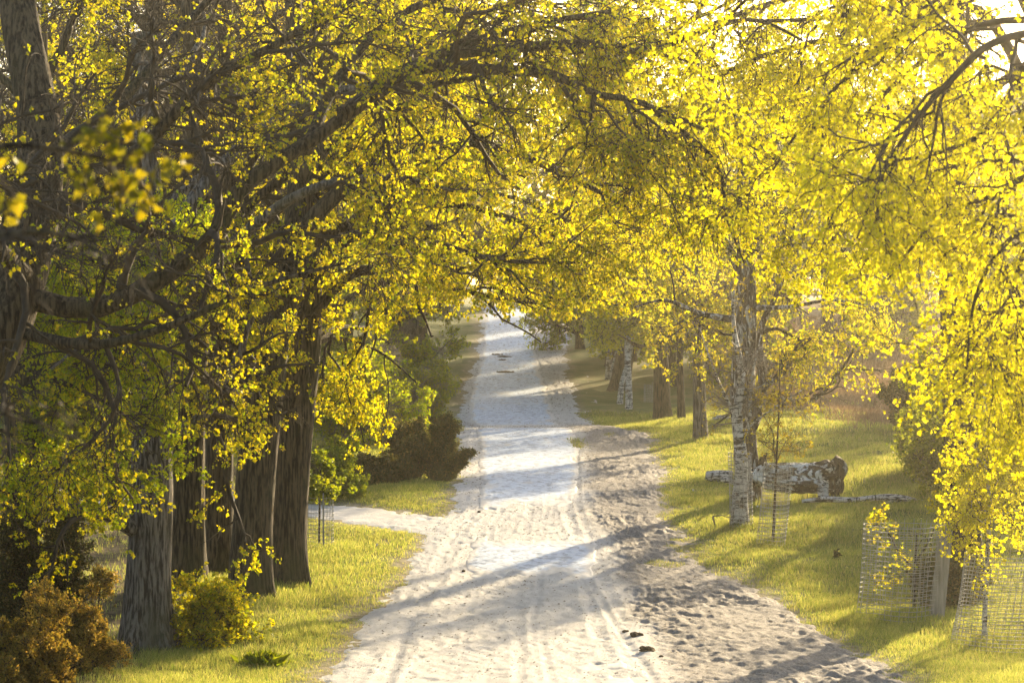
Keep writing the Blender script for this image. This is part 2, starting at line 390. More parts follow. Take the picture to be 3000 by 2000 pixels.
def build_path():
    pts = np.array(PATH); t = np.linspace(0, 1, 160); s = np.linspace(0, 1, len(pts))
    cd = np.interp(t, s, pts[:, 0]); cx = np.interp(t, s, pts[:, 1])
    w = np.linspace(-2.2, 2.2, 36)
    X = np.repeat(cx[:, None], 36, 1) ; D = cd[:, None] + w[None, :]
    X = X + 0.0
    sd_ = road_sdf(X, D)
    Z = ground_h(X, D) * 0 + zp(D) * 0
    g = ground_h(X, D)
    Z = g + sst(.25, .7, sd_) * .1 + .03 * sst(-.1, .4, sd_) - .05 * sst(.1, -.3, sd_) + fbm(X * 3, D * 2, 97) * .03
    Z = Z - .05 * sst(.0, .3, X - XL(D) + 1.3)
    me = mesh_np('side_path', np.stack([X, D, Z], -1).reshape(-1, 3), [grid_faces(160, 36)], M['sand'], True)
    set_attr(me, 'churn', np.zeros(160 * 36))
    tag(obj('side_path', me), kind='structure')
build_path()

# ------------------------------------------------------------------ growing branches and leaves
def unit(v): return v / np.maximum(np.linalg.norm(v, axis=-1, keepdims=True), 1e-9)
def march(st, dr, ln, r0, r1, k, wig, trop, R, rough=None):
    n = len(st); P_ = np.zeros((n, k + 1, 3)); P_[:, 0] = st; d = unit(dr)
    seg = (ln / k)[:, None]; trop = np.asarray(trop, float)
    for i in range(k):
        d = unit(d + R.normal(0, wig, (n, 3)) + trop / k)
        P_[:, i + 1] = P_[:, i] + d * seg
    t = np.linspace(0, 1, k + 1)[None, :]
    return P_, r0[:, None] * (1 - t) + r1[:, None] * t
def spawn(Pp, Rp, per, tmin, amin, amax, lmin, lmax, R, rscale=.6, flat=.0, up=0., tmax=.98):
    n, k1, _ = Pp.shape; idx = np.repeat(np.arange(n), per); m = len(idx)
    t = (tmin + (tmax - tmin) * R.rand(m)) * (k1 - 1); i = np.minimum(t.astype(int), k1 - 2); f = (t - i)[:, None]
    a = Pp[idx, i]; b = Pp[idx, i + 1]; st = a * (1 - f) + b * f; d = unit(b - a)
    rr = Rp[idx, i] * (1 - f[:, 0]) + Rp[idx, i + 1] * f[:, 0]
    q = unit(np.cross(d, unit(R.normal(0, 1, (m, 3))))); q[:, 2] *= (1 - flat); q[:, 2] += up; q = unit(q)
    an = np.radians(amin + (amax - amin) * R.rand(m))[:, None]
    dr = d * np.cos(an) + q * np.sin(an)
    ln = (lmin + (lmax - lmin) * R.rand(m)) * (1.1 - .45 * (t / (k1 - 1)))
    return st, dr, ln, np.maximum(rr * rscale, .002)

class Geo:
    def __init__(s): s.V = []; s.Q = []; s.T = []; s.n = 0
    def add(s, V, Q=None, T=None):
        if Q is not None and len(Q): s.Q.append(np.asarray(Q) + s.n)
        if T is not None and len(T): s.T.append(np.asarray(T) + s.n)
        s.V.append(np.asarray(V).reshape(-1, 3)); s.n += len(s.V[-1])
    def tubes(s, Pp, Rp, sides=4, cap=False):
        n, k, _ = Pp.shape
        if n == 0: return
        T = np.empty_like(Pp); T[:, 1:-1] = Pp[:, 2:] - Pp[:, :-2]; T[:, 0] = Pp[:, 1] - Pp[:, 0]; T[:, -1] = Pp[:, -1] - Pp[:, -2]
        T = unit(T); ref = np.where(np.abs(T[:, :1, 2:3]) > .9, np.array([[[1., .1, 0]]]), np.array([[[0.05, .1, 1.]]]))
        A = unit(np.cross(T, np.broadcast_to(ref, T.shape))); B = np.cross(T, A)
        an = np.arange(sides) * 2 * np.pi / sides
        ring = Pp[:, :, None] + Rp[:, :, None, None] * (A[:, :, None] * np.cos(an)[None, None, :, None] + B[:, :, None] * np.sin(an)[None, None, :, None])
        V = ring.reshape(-1, 3)
        b = (np.arange(n) * k * sides)[:, None, None]; i = (np.arange(k - 1) * sides)[None, :, None]; j = np.arange(sides)[None, None, :]
        j2 = (j + 1) % sides
        Q = np.stack([b + i + j, b + i + j2, b + i + sides + j2, b + i + sides + j], -1).reshape(-1, 4)
        s.add(V, Q)
    def trunk(s, path, rad, sides=36, seg=60, flare=.5, amp=.05, seed=0, fl_h=.6, lobes=5, fur=9):
        path = np.asarray(path, float); t = np.linspace(0, 1, len(path)); tt = np.linspace(0, 1, seg)
        # smooth interpolation through the given points
        def cr(arr):
            arr = np.asarray(arr, float); arr = arr.reshape(len(path), -1); o = []
            x = tt * (len(path) - 1); i = np.clip(x.astype(int), 0, len(path) - 2); f = (x - i)[:, None]
            p0 = arr[np.maximum(i - 1, 0)]; p1 = arr[i]; p2 = arr[i + 1]; p3 = arr[np.minimum(i + 2, len(path) - 1)]
            return .5 * ((2 * p1) + (-p0 + p2) * f + (2 * p0 - 5 * p1 + 4 * p2 - p3) * f ** 2 + (-p0 + 3 * p1 - 3 * p2 + p3) * f ** 3)
        C = cr(path); r = cr(rad)[:, 0]
        L = np.concatenate([[0], np.cumsum(np.linalg.norm(np.diff(C, axis=0), axis=1))])
        T = unit(np.gradient(C, axis=0)); A = np.zeros_like(T); a = unit(np.cross(T[0], [0.3, 1, .1]))
        for i in range(seg):
            a = unit(a - T[i] * np.dot(a, T[i])); A[i] = a
        B = np.cross(T, A); an = np.arange(sides) * 2 * np.pi / sides
        AN, LL = np.meshgrid(an, L); rr = np.repeat(r[:, None], sides, 1)
        fl = np.exp(-LL / fl_h) * flare
        rr = rr * (1 + fl * (.75 + .5 * np.cos(AN * lobes + seed)))
        rr = rr * (1 + .5 * amp * 2 * fbm(np.cos(AN) * 1.1 + 5 + LL * .3, np.sin(AN) * 1.1 + LL * .7, seed + 3) * 2)
        rr = rr + amp * r.mean() * (np.abs(vnoise(np.cos(AN) * fur * .55 + 20, np.sin(AN) * fur * .55 + LL * 1.1, seed) - .5) * 4 - 1) * .8
        V = C[:, None] + rr[:, :, None] * (A[:, None] * np.cos(AN)[:, :, None] + B[:, None] * np.sin(AN)[:, :, None])
        i = (np.arange(seg - 1) * sides)[:, None]; j = np.arange(sides)[None, :]; j2 = (j + 1) % sides
        Q = np.stack([i + j, i + j2, i + sides + j2, i + sides + j], -1).reshape(-1, 4)
        n0 = seg * sides; V = np.concatenate([V.reshape(-1, 3), C[:1], C[-1:]])
        jj = np.arange(sides); T3 = np.concatenate([np.stack([np.full(sides, n0), (jj + 1) % sides, jj], 1),
              np.stack([np.full(sides, n0 + 1), (seg - 1) * sides + jj, (seg - 1) * sides + (jj + 1) % sides], 1)])
        s.add(V, Q, T3); return C, r
    def leaves(s, pos, ax, size, R, wid=.36, droop=.6, spread=.9, fold=.34):
        n = len(pos)
        d = unit(ax * .5 + R.normal(0, spread, (n, 3)) + np.array([0, 0, -droop]))
        w = unit(np.cross(d, unit(R.normal(0, 1, (n, 3))))); nn = np.cross(d, w)
        L = (size * (.4 + 1.1 * R.rand(n) ** 1.3 + .1))[:, None]; W = L * wid
        b = pos; t = pos + d * L; m = pos + d * L * .45
        V = np.stack([b, m + w * W + nn * L * fold, t, m - w * W + nn * L * fold], 1)
        i = np.arange(n)[:, None] * 4
        s.add(V.reshape(-1, 3), None, np.concatenate([i + [0, 1, 2], i + [0, 2, 3]]))
    def mesh(s, name, m, smooth=False):
        f = []
        if s.Q: f.append(np.concatenate(s.Q))
        if s.T: f.append(np.concatenate(s.T))
        return mesh_np(name, np.concatenate(s.V), f, m, smooth)

def leaf_sites(Pp, per, R, jit=.05, tmin=.15):
    n, k1, _ = Pp.shape; idx = np.repeat(np.arange(n), per); m = len(idx)
    t = (tmin + (1 - tmin) * R.rand(m) ** .7) * (k1 - 1); i = np.minimum(t.astype(int), k1 - 2); f = (t - i)[:, None]
    a = Pp[idx, i]; b = Pp[idx, i + 1]
    return a * (1 - f) + b * f + R.normal(0, jit, (m, 3)), unit(b - a)

def crown_from(limbsP, limbsR, R, spec):
    """limbs -> branches -> boughs -> twigs -> leaves.  returns (twig Geo, leaf Geo)"""
    tw = Geo(); lf = Geo()
    n1, n2, n3, nl = spec['n']; L1, L2, L3 = spec['len']; dr = spec.get('droop', .1)
    wg = spec.get('wig', .22); up = spec.get('up', 0.)
    s1 = spawn(limbsP, limbsR, n1, spec.get('t0', .25), 30, 75, L1 * .6, L1 * 1.2, R, .55, .35, up)
    LLn = np.linalg.norm(np.diff(limbsP, axis=1), axis=2).sum(1); pr = np.clip(LLn / np.percentile(LLn, 85), .12, 1)
    kp = R.rand(len(s1[0])) < np.repeat(pr, n1); s1 = tuple(a_[kp] for a_ in s1)
    P1, R1 = march(*s1[:3], s1[3], s1[3] * .3 + .003, 7, wg, (0, 0, -dr), R)
    s2 = spawn(P1, R1, n2, .2, 30, 70, L2 * .6, L2 * 1.3, R, .6, .2)
    P2, R2 = march(*s2[:3], np.minimum(s2[3], .03), s2[3] * 0 + .004, 5, wg, (0, 0, -dr * 1.5), R)
    s3 = spawn(P2, R2, n3, .15, 25, 70, L3 * .5, L3 * 1.4, R, .6)
    P3, R3 = march(*s3[:3], s3[3] * 0 + spec.get('tw', .006), s3[3] * 0 + spec.get('tw', .006) * .5, 3, wg, (0, 0, -dr * 2), R)
    def ok(pp):
        k_ = np.ones(len(pp), bool)
        for xa, xb, zm in spec.get('clear', ()): k_ &= ~((pp[:, 0] > xa) & (pp[:, 0] < xb) & (pp[:, 2] < zm))
        return k_
    if spec.get('clear'):
        k1_ = ok(P1[:, -1] + V3(0, 0, .6)); k2 = ok(P2[:, -1]) & ok(P2[:, 0]) & np.repeat(k1_, n2); k3 = ok(P3[:, -1]) & ok(P3[:, 0]) & np.repeat(k2, n3)
        P1, R1, P2, R2, P3, R3 = P1[k1_], R1[k1_], P2[k2], R2[k2], P3[k3], R3[k3]
    tw.tubes(P1, R1, 5); tw.tubes(P2, R2, 4); tw.tubes(P3, R3, 3)
    # leaves bunch on some twigs and leave others bare
    msk = vnoise(P3[:, 0, 0] * 1.3, P3[:, 0, 2] * 1.3 + P3[:, 0, 1] * .9, spec.get('seed', 1)) > spec.get('bare', .25)
    Pl = P3[msk]
    cut = spec.get('keep')
    if cut is not None: Pl = Pl[cut(Pl[:, -1])]
    cl = spec.get('clus', 4); pos, ax = leaf_sites(Pl, max(1, round(nl / cl)), R, spec.get('jit', .04))
    pos = np.repeat(pos, cl, 0) + R.normal(0, spec['leaf'] * .35, (len(pos) * cl, 3)); ax = np.repeat(ax, cl, 0)
    lf.leaves(pos, ax, spec['leaf'], R, spec.get('wid', .36), spec.get('ld', .8), spec.get('sp', .8))
    return tw, lf

def resample(path, k=9):
    path = np.asarray(path, float); t = np.linspace(0, 1, len(path)); tt = np.linspace(0, 1, k)
    return np.stack([np.interp(tt, t, path[:, c]) for c in range(3)], 1)

def limb_tubes(g, paths, r0s, r1s, sides=12, seg=26, amp=.07, seed=0):
    for i, (p, a, b) in enumerate(zip(paths, r0s, r1s)):
        p = np.asarray(p); rr = np.linspace(0, 1, len(p)) ** .8 * (b - a) + a
        g.trunk(p, rr, sides, seg, 0, amp, seed + i * 3, fur=5)

def finish(root, trunk, tw, lf, tm, twm, lm, name_l='crown'):
    obj('trunk', trunk.mesh('trunk', tm, True), root)
    if tw is not None: obj('branches', tw.mesh('branches', twm, True), root)
    if lf is not None: obj(name_l, lf.mesh('crown', lm), root)

def big_tree(name, label, cat, base, path, rad, limbs, R, spec, bark, twigm, leafm, group=None, extra=0, exl=6., flare=.5,
             sides=40, seg=70, ext=.35, exup=.3, amp=.05):
    """base: world foot; path: trunk points relative to the base; limbs: (points rel, r0, r1)"""
    root = thing(name, label, cat, base, group)
    tg = Geo(); C, r = tg.trunk(path, rad, sides, seg, flare, amp, R.randint(99))
    if limbs: limb_tubes(tg, [l[0] for l in limbs], [l[1] for l in limbs], [l[2] for l in limbs], seed=R.randint(50))
    LP = [resample(l[0]) for l in limbs]; LR = [np.linspace(l[1], l[2], 9) for l in limbs]
    if extra:
        Cp = resample(C, 9)[None]; Cr = np.interp(np.linspace(0, 1, 9), np.linspace(0, 1, len(r)), r)[None]
        st, d, ln, rr = spawn(Cp, Cr, extra, ext, 45, 80, exl * .7, exl * 1.2, R, .45, .5, exup)
        EP, ER = march(st, d, ln, rr, rr * .15 + .006, 8, .16, (0, 0, .05), R)
        tg.tubes(EP, ER, 8)
        LP += list(EP); LR += list(ER)
    LP = np.array(LP); LR = np.array(LR)
    tw, lf = crown_from(LP, LR, R, spec)
    finish(root, tg, tw, lf, bark, twigm, leafm); return root

def copy_thing(src, loc, rotz, scale, label, group=None):
    r = src.copy(); COL.objects.link(r); r.location = loc; r.rotation_euler = (0, 0, rotz); r.scale = (scale,) * 3
    r['label'] = label
    if group: r['group'] = group
    for ch in list(src.children):
        c = ch.copy(); COL.objects.link(c); c.parent = r
    return r

def rel(base, pts): return [np.asarray(p, float) - np.asarray(base, float) for p in pts]

# ------------------------------------------------------------------ left row of old oaks
KL = lambda a, b: (lambda p: (p[:, 0] > a) | (p[:, 2] < b) | (vnoise(p[:, 0] * 31, p[:, 2] * 29, 4) < .25))
OAK = dict(n=(9, 7, 6, 15), len=(2.6, 1.1, .45), leaf=.066, droop=.25, wig=.26, bare=.26, seed=3, tw=.005)
def oak_row():
    # A: dark leaning oak whose trunk stands just left of the frame, its limbs arch over the road
    b = V3(-8.6, 41, gz(-8.6, 41)); 
    q = lambda px, py, d: P(px, py, d)
    path = rel(b, [b + V3(0, 0, -.3), b + V3(.2, 0, 1.5), q(-190, 1300, 41), q(-30, 1020, 41), q(80, 740, 41.5), q(120, 420, 42), q(60, 60, 42.5), q(0, -400, 43)])
    limbs = [(rel(b, [q(40, 860, 41.2), q(300, 900, 41), q(610, 712, 41), q(715, 545, 41), q(960, 380, 41.5), q(1110, 245, 42), q(1290, 160, 42.5), q(1540, 80, 43), q(1790, 35, 43)]), .18, .04),
             (rel(b, [q(1000, 340, 41.6), q(1230, 200, 42), q(1420, 205, 42), q(1600, 215, 42), q(1745, 275, 42), q(1870, 300, 42), q(2060, 380, 42)]), .13, .03),
             (rel(b, [q(90, 700, 41.5), q(270, 520, 41), q(420, 430, 40.5), q(600, 250, 40), q(830, 120, 40), q(1100, -40, 40)]), .15, .04),
             (rel(b, [q(10, 960, 41.3), q(260, 1010, 40), q(480, 960, 39), q(760, 840, 38.5), q(1010, 770, 38.5)]), .10, .02),
             (rel(b, [q(115, 480, 42), q(350, 300, 44), q(560, 60, 45), q(800, -200, 46)]), .13, .04),
             (rel(b, [q(70, 800, 41), q(-100, 640, 38), q(-250, 500, 34), q(-120, 420, 30)]), .14, .03),
             (rel(b, [q(900, 440, 41.5), q(1000, 220, 43), q(1180, 40, 44), q(1450, -30, 45), q(1800, -20, 46), q(2100, 20, 46)]), .10, .02),
             (rel(b, [q(1745, 270, 42), q(1730, 340, 42), q(1738, 400, 42)]), .05, .02),
             (rel(b, [q(1880, 300, 42), q(2090, 470, 42.2), q(2130, 640, 42.4), q(2180, 770, 42.5)]), .05, .012),
             (rel(b, [q(1300, 160, 42.5), q(1700, 130, 43), q(1900, 150, 43), q(2180, 60, 43.5), q(2350, 120, 44)]), .09, .02)]
    big_tree('oak_tree', 'dark leaning oak at the left edge with a thick limb arching over the road', 'tree', b, path,
             [.75, .6, .5, .44, .38, .34, .28, .2], limbs, rs(11), dict(OAK, n=(17, 10, 8, 10), leaf=.054, bare=.25, seed=8, tw=.007, t0=.06, keep=KL(4.6, 4.5)), M['oak'], M['twig'], M['oakleaf'], None, amp=.06)
    # B: grey barked oak at the foot of the bank
    b = foot(432, 1905); d = b[1]
    path = rel(b, [b - V3(0, 0, .3), q(432, 1780, d), q(438, 1600, d), q(445, 1350, d), q(450, 1000, d + .3), q(430, 600, d + .5), q(420, 100, d + .8)])
    limbs = [(rel(b, [q(450, 1010, d), q(560, 860, d - 1), q(700, 700, d - 2), q(900, 560, d - 3), q(1130, 520, d - 3), q(1330, 560, d - 3)]), .2, .03),
             (rel(b, [q(448, 1120, d), q(330, 1000, d - 2), q(250, 1010, d - 4), q(150, 1080, d - 6)]), .12, .02),
             (rel(b, [q(448, 1200, d), q(350, 1130, d - 2), q(300, 1200, d - 3.5), q(330, 1380, d - 4.5)]), .10, .015),
             (rel(b, [q(440, 800, d), q(620, 520, d), q(900, 300, d + 1), q(1200, 250, d + 1), q(1500, 330, d + 1)]), .2, .03)]
    big_tree('oak_tree', 'grey barked oak with a spreading root foot at the lower left above a small bush', 'tree', b, path,
             [.50, .44, .41, .39, .36, .32, .22], limbs, rs(12), dict(OAK, n=(10, 7, 6, 13), seed=4, bare=.3, leaf=.066, keep=KL(2.2, 6.5)), M['oakgrey'], M['twig'], M['oakleaf'], None, 5, 4.5, .6, 48, 90)
    b = V3(-9.5, 50.5, gz(-9.5, 50.5)); T = lambda z: b + V3(0, 0, z)
    path = rel(b, [T(-.3), T(2), T(4), T(6.5), T(9)])
    limbs = [(rel(b, [T(4.6), q(-60, 860, 50), q(90, 860, 50), q(270, 930, 49.5), q(430, 1030, 49), q(500, 1150, 49)]), .09, .012),
             (rel(b, [T(3.8), q(-60, 1080, 50), q(60, 1080, 49.5), q(210, 1130, 49), q(370, 1220, 48.5), q(440, 1330, 48.5)]), .08, .012),
             (rel(b, [T(5.4), q(-40, 740, 50), q(160, 740, 50), q(380, 800, 50), q(600, 900, 49.5)]), .09, .012),
             (rel(b, [T(6.3), q(-40, 640, 50), q(200, 620, 50), q(420, 650, 50), q(580, 760, 49.5)]), .08, .012),
             (rel(b, [T(3.2), q(-60, 1260, 49), q(60, 1280, 48.5), q(200, 1330, 48.5), q(320, 1440, 48.5)]), .06, .01)]
    big_tree('field_maple', 'bright yellow-green leafy tree whose low sprays hang before the grey oak trunk', 'tree', b, path, [.22, .2, .17, .13, .07], limbs, rs(21),
             dict(OAK, n=(15, 7, 6, 13), len=(1.3, .8, .35), leaf=.058, bare=.18, seed=12), M['oak'], M['twig'], M['mapleleaf'], None, 0)
    # C, D: two narrower trunks behind
    for (px, py, w, sd, lab) in ((545, 1745, .40, 13, 'brown oak trunk between the grey oak and the slimmer trunk on its right'),
                                 (640, 1735, .33, 14, 'slimmer brown oak close behind the left of the twin oaks')):
        b = foot(px, py - 40); d = b[1]
        path = rel(b, [b - V3(0, 0, .3), q(px, 1500, d), q(px + 6, 1200, d), q(px + 18, 900, d), q(px + 30, 500, d), q(px + 20, 0, d)])
        limbs = [(rel(b, [q(px + 20, 880, d), q(px + 150, 640, d), q(px + 380, 470, d), q(px + 650, 430, d), q(px + 900, 520, d)]), .17, .03),
                 (rel(b, [q(px + 28, 600, d), q(px + 180, 350, d + 1), q(px + 420, 180, d + 1), q(px + 760, 160, d + 1)]), .15, .03)]
        big_tree('oak_tree', lab, 'tree', b, path, [w * 1.15, w, w * .95, w * .9, w * .75, w * .5], limbs, rs(sd), dict(OAK, seed=sd, n=(12, 8, 6, 12), bare=.38, keep=KL(2.4, 6.5)),
                 M['oak'], M['twig'], M['oakleaf'], None, 4, 4.5, .25)
    # E, F: the twin oaks beside the road
    b = foot(735, 1752); d = b[1]
    path = rel(b, [b - V3(0, 0, .3), q(735, 1650, d), q(750, 1400, d), q(775, 1130, d), q(800, 1000, d), q(850, 800, d + .5), q(880, 500, d + 1), q(860, 0, d + 1)])
    limbs = [(rel(b, [q(780, 1130, d), q(700, 900, d - 1), q(560, 740, d - 2), q(400, 660, d - 3)]), .2, .03),
             (rel(b, [q(830, 860, d), q(1000, 700, d - 1), q(1220, 700, d - 2), q(1450, 760, d - 3), q(1700, 770, d - 3)]), .16, .02),
             (rel(b, [q(860, 700, d), q(1100, 480, d), q(1400, 420, d), q(1750, 560, d), q(1900, 660, d)]), .2, .02),
             (rel(b, [q(880, 520, d), q(1100, 280, d), q(1450, 200, d), q(1800, 300, d), q(2000, 420, d)]), .2, .02)]
    big_tree('oak_tree', 'thick left trunk of the twin oaks, darkest of the row', 'tree', b, path, [.48, .44, .42, .42, .38, .32, .26, .18], limbs,
             rs(15), dict(OAK, seed=6, clear=[(2.6, 30, 6.0 - b[2] + .75)], n=(13, 8, 6, 14)), M['oak'], M['twig'], M['oakleaf'], None, 3, 4, .32)
    b = foot(838, 1706); d = b[1]
    path = rel(b, [b - V3(0, 0, .3), q(842, 1600, d), q(856, 1400, d), q(872, 1200, d), q(892, 1000, d), q(905, 700, d), q(930, 300, d), q(940, -100, d)])
    limbs = [(rel(b, [q(895, 960, d), q(1040, 800, d), q(1250, 830, d), q(1500, 880, d), q(1640, 890, d)]), .15, .02),
             (rel(b, [q(900, 860, d), q(1080, 640, d), q(1330, 600, d), q(1600, 680, d), q(1830, 790, d)]), .17, .02),
             (rel(b, [q(930, 380, d), q(1120, 150, d + 1), q(1450, 20, d + 2), q(1900, 30, d + 2)]), .15, .02),
             (rel(b, [q(930, 260, d), q(1080, 20, d - 2), q(1400, -60, d - 3), q(1800, -40, d - 3)]), .13, .02),
             (rel(b, [q(912, 600, d), q(1150, 380, d + 2), q(1500, 330, d + 3), q(1850, 450, d + 3)]), .17, .02),
             (rel(b, [q(890, 1030, d), q(980, 990, d + 2), q(1110, 1030, d + 3), q(1220, 1120, d + 3)]), .08, .012),
             (rel(b, [q(890, 1010, d), q(1000, 960, d + 2), q(1120, 960, d + 4), q(1250, 900, d + 4)]), .1, .02)]
    big_tree('oak_tree', 'right trunk of the twin oaks with a mossy foot next to the grass verge', 'tree', b, path, [.46, .41, .38, .38, .38, .31, .24, .16], limbs,
             rs(16), dict(OAK, seed=7, clear=[(2.3, 30, 6.0 - b[2] + .75)], n=(13, 8, 6, 14)), M['oak'], M['twig'], M['oakleaf'], None, 3, 4, .4)
    b = V3(-7.6, 97, gz(-7.6, 97)); d = 97; px = 1500 - 7.6 * F / 97
    path = rel(b, [b - V3(0, 0, .3), q(px, 1250, d), q(px + 10, 1050, d), q(px + 40, 800, d), q(px + 60, 450, d), q(px + 70, 50, d)])
    limbs = [(rel(b, [q(px + 20, 1000, d), q(px + 200, 860, d), q(1300, 800, d), q(1500, 830, d), q(1680, 880, d)]), .16, .03),
             (rel(b, [q(px + 40, 800, d), q(px + 250, 600, d), q(1400, 560, d), q(1650, 640, d), q(1850, 780, d)]), .16, .03),
             (rel(b, [q(px + 50, 560, d), q(px + 250, 350, d), q(1400, 280, d), q(1700, 340, d), q(1950, 480, d)]), .16, .03)]
    big_tree('oak_tree', 'oak hidden behind the bright bush, its boughs closing the far end of the arch', 'tree', b, path, [.45, .4, .38, .33, .26, .14], limbs,
             rs(18), dict(OAK, seed=10, clear=[(2.0, 40, 6.9 - b[2])], n=(13, 8, 6, 12), leaf=.082, bare=.18, tw=.007), M['oak'], M['twig'], M['oakleaf'], None, 6, 5, .3, 24, 30)
    b = V3(-10.2, 80, gz(-10.2, 80)); d = 80; px = 1500 - 10.2 * F / 80
    path = rel(b, [b - V3(0, 0, .3), q(px, 1250, d), q(px - 10, 950, d), q(px - 20, 600, d), q(px + 10, 200, d), q(px + 20, -300, d)])
    limbs = [(rel(b, [q(px, 700, d), q(px + 150, 480, d), q(px + 400, 300, d), q(px + 700, 180, d)]), .2, .04),
             (rel(b, [q(px, 400, d), q(px + 200, 150, d), q(px + 500, 0, d), q(px + 900, -60, d)]), .2, .04),
             (rel(b, [q(px, 520, d), q(px - 150, 300, d), q(px - 300, 200, d), q(px - 480, 220, d)]), .2, .04)]
    big_tree('oak_tree', 'tall oak in the second rank behind the grey barked oak', 'tree', b, path, [.5, .45, .42, .36, .28, .18], limbs,
             rs(19), dict(OAK, seed=11, n=(16, 9, 7, 5), leaf=.08, bare=.45, tw=.009, keep=KL(4.5, 5)), M['oak'], M['twig'], M['oakleaf'], None, 6, 5.5, .3, 24, 30)
    # thin trunk deep in the undergrowth on the far left
    b = V3(xat(60, 58), 58, gz(xat(60, 58), 58)); d = 58
    path = rel(b, [b - V3(0, 0, .3), q(60, 1500, d), q(70, 1100, d), q(90, 600, d), q(110, 100, d)])
    big_tree('oak_tree', 'oak trunk in the dark undergrowth behind the rusty juniper', 'tree', b, path, [.4, .36, .34, .3, .22], [], rs(17),
             dict(OAK, seed=9), M['oak'], M['twig'], M['oakleaf'], None, 7, 5)
oak_row()
def near_oak():
    q = P; b = V3(-5.6, 13, gz(-5.6, 13)); T = lambda z: b + V3(0, 0, z)
    path = rel(b, [T(-.3), T(2), T(4), T(6.5)])
    limbs = [(rel(b, [T(3.4), q(-900, 560, 12.6), q(-300, 520, 12.5), q(0, 430, 12.4), q(190, 440, 12.4), q(360, 480, 12.4)]), .035, .006),
             (rel(b, [T(3.2), q(-800, 760, 12.2), q(-200, 720, 12), q(80, 680, 12), q(220, 700, 12), q(370, 790, 12)]), .03, .005),
             (rel(b, [T(2.6), q(-800, 1000, 12.8), q(-300, 1150, 12.6), q(-60, 1180, 12.5), q(60, 1230, 12.5), q(120, 1240, 12.5)]), .03, .005)]
    big_tree('oak_tree', 'oak close to the camera whose out-of-focus twigs reach in from the left edge', 'tree', b, path, [.3, .26, .22, .12], limbs, rs(20),
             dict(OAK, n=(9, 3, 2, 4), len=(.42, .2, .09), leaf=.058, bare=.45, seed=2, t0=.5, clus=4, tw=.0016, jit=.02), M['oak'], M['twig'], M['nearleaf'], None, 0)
near_oak()

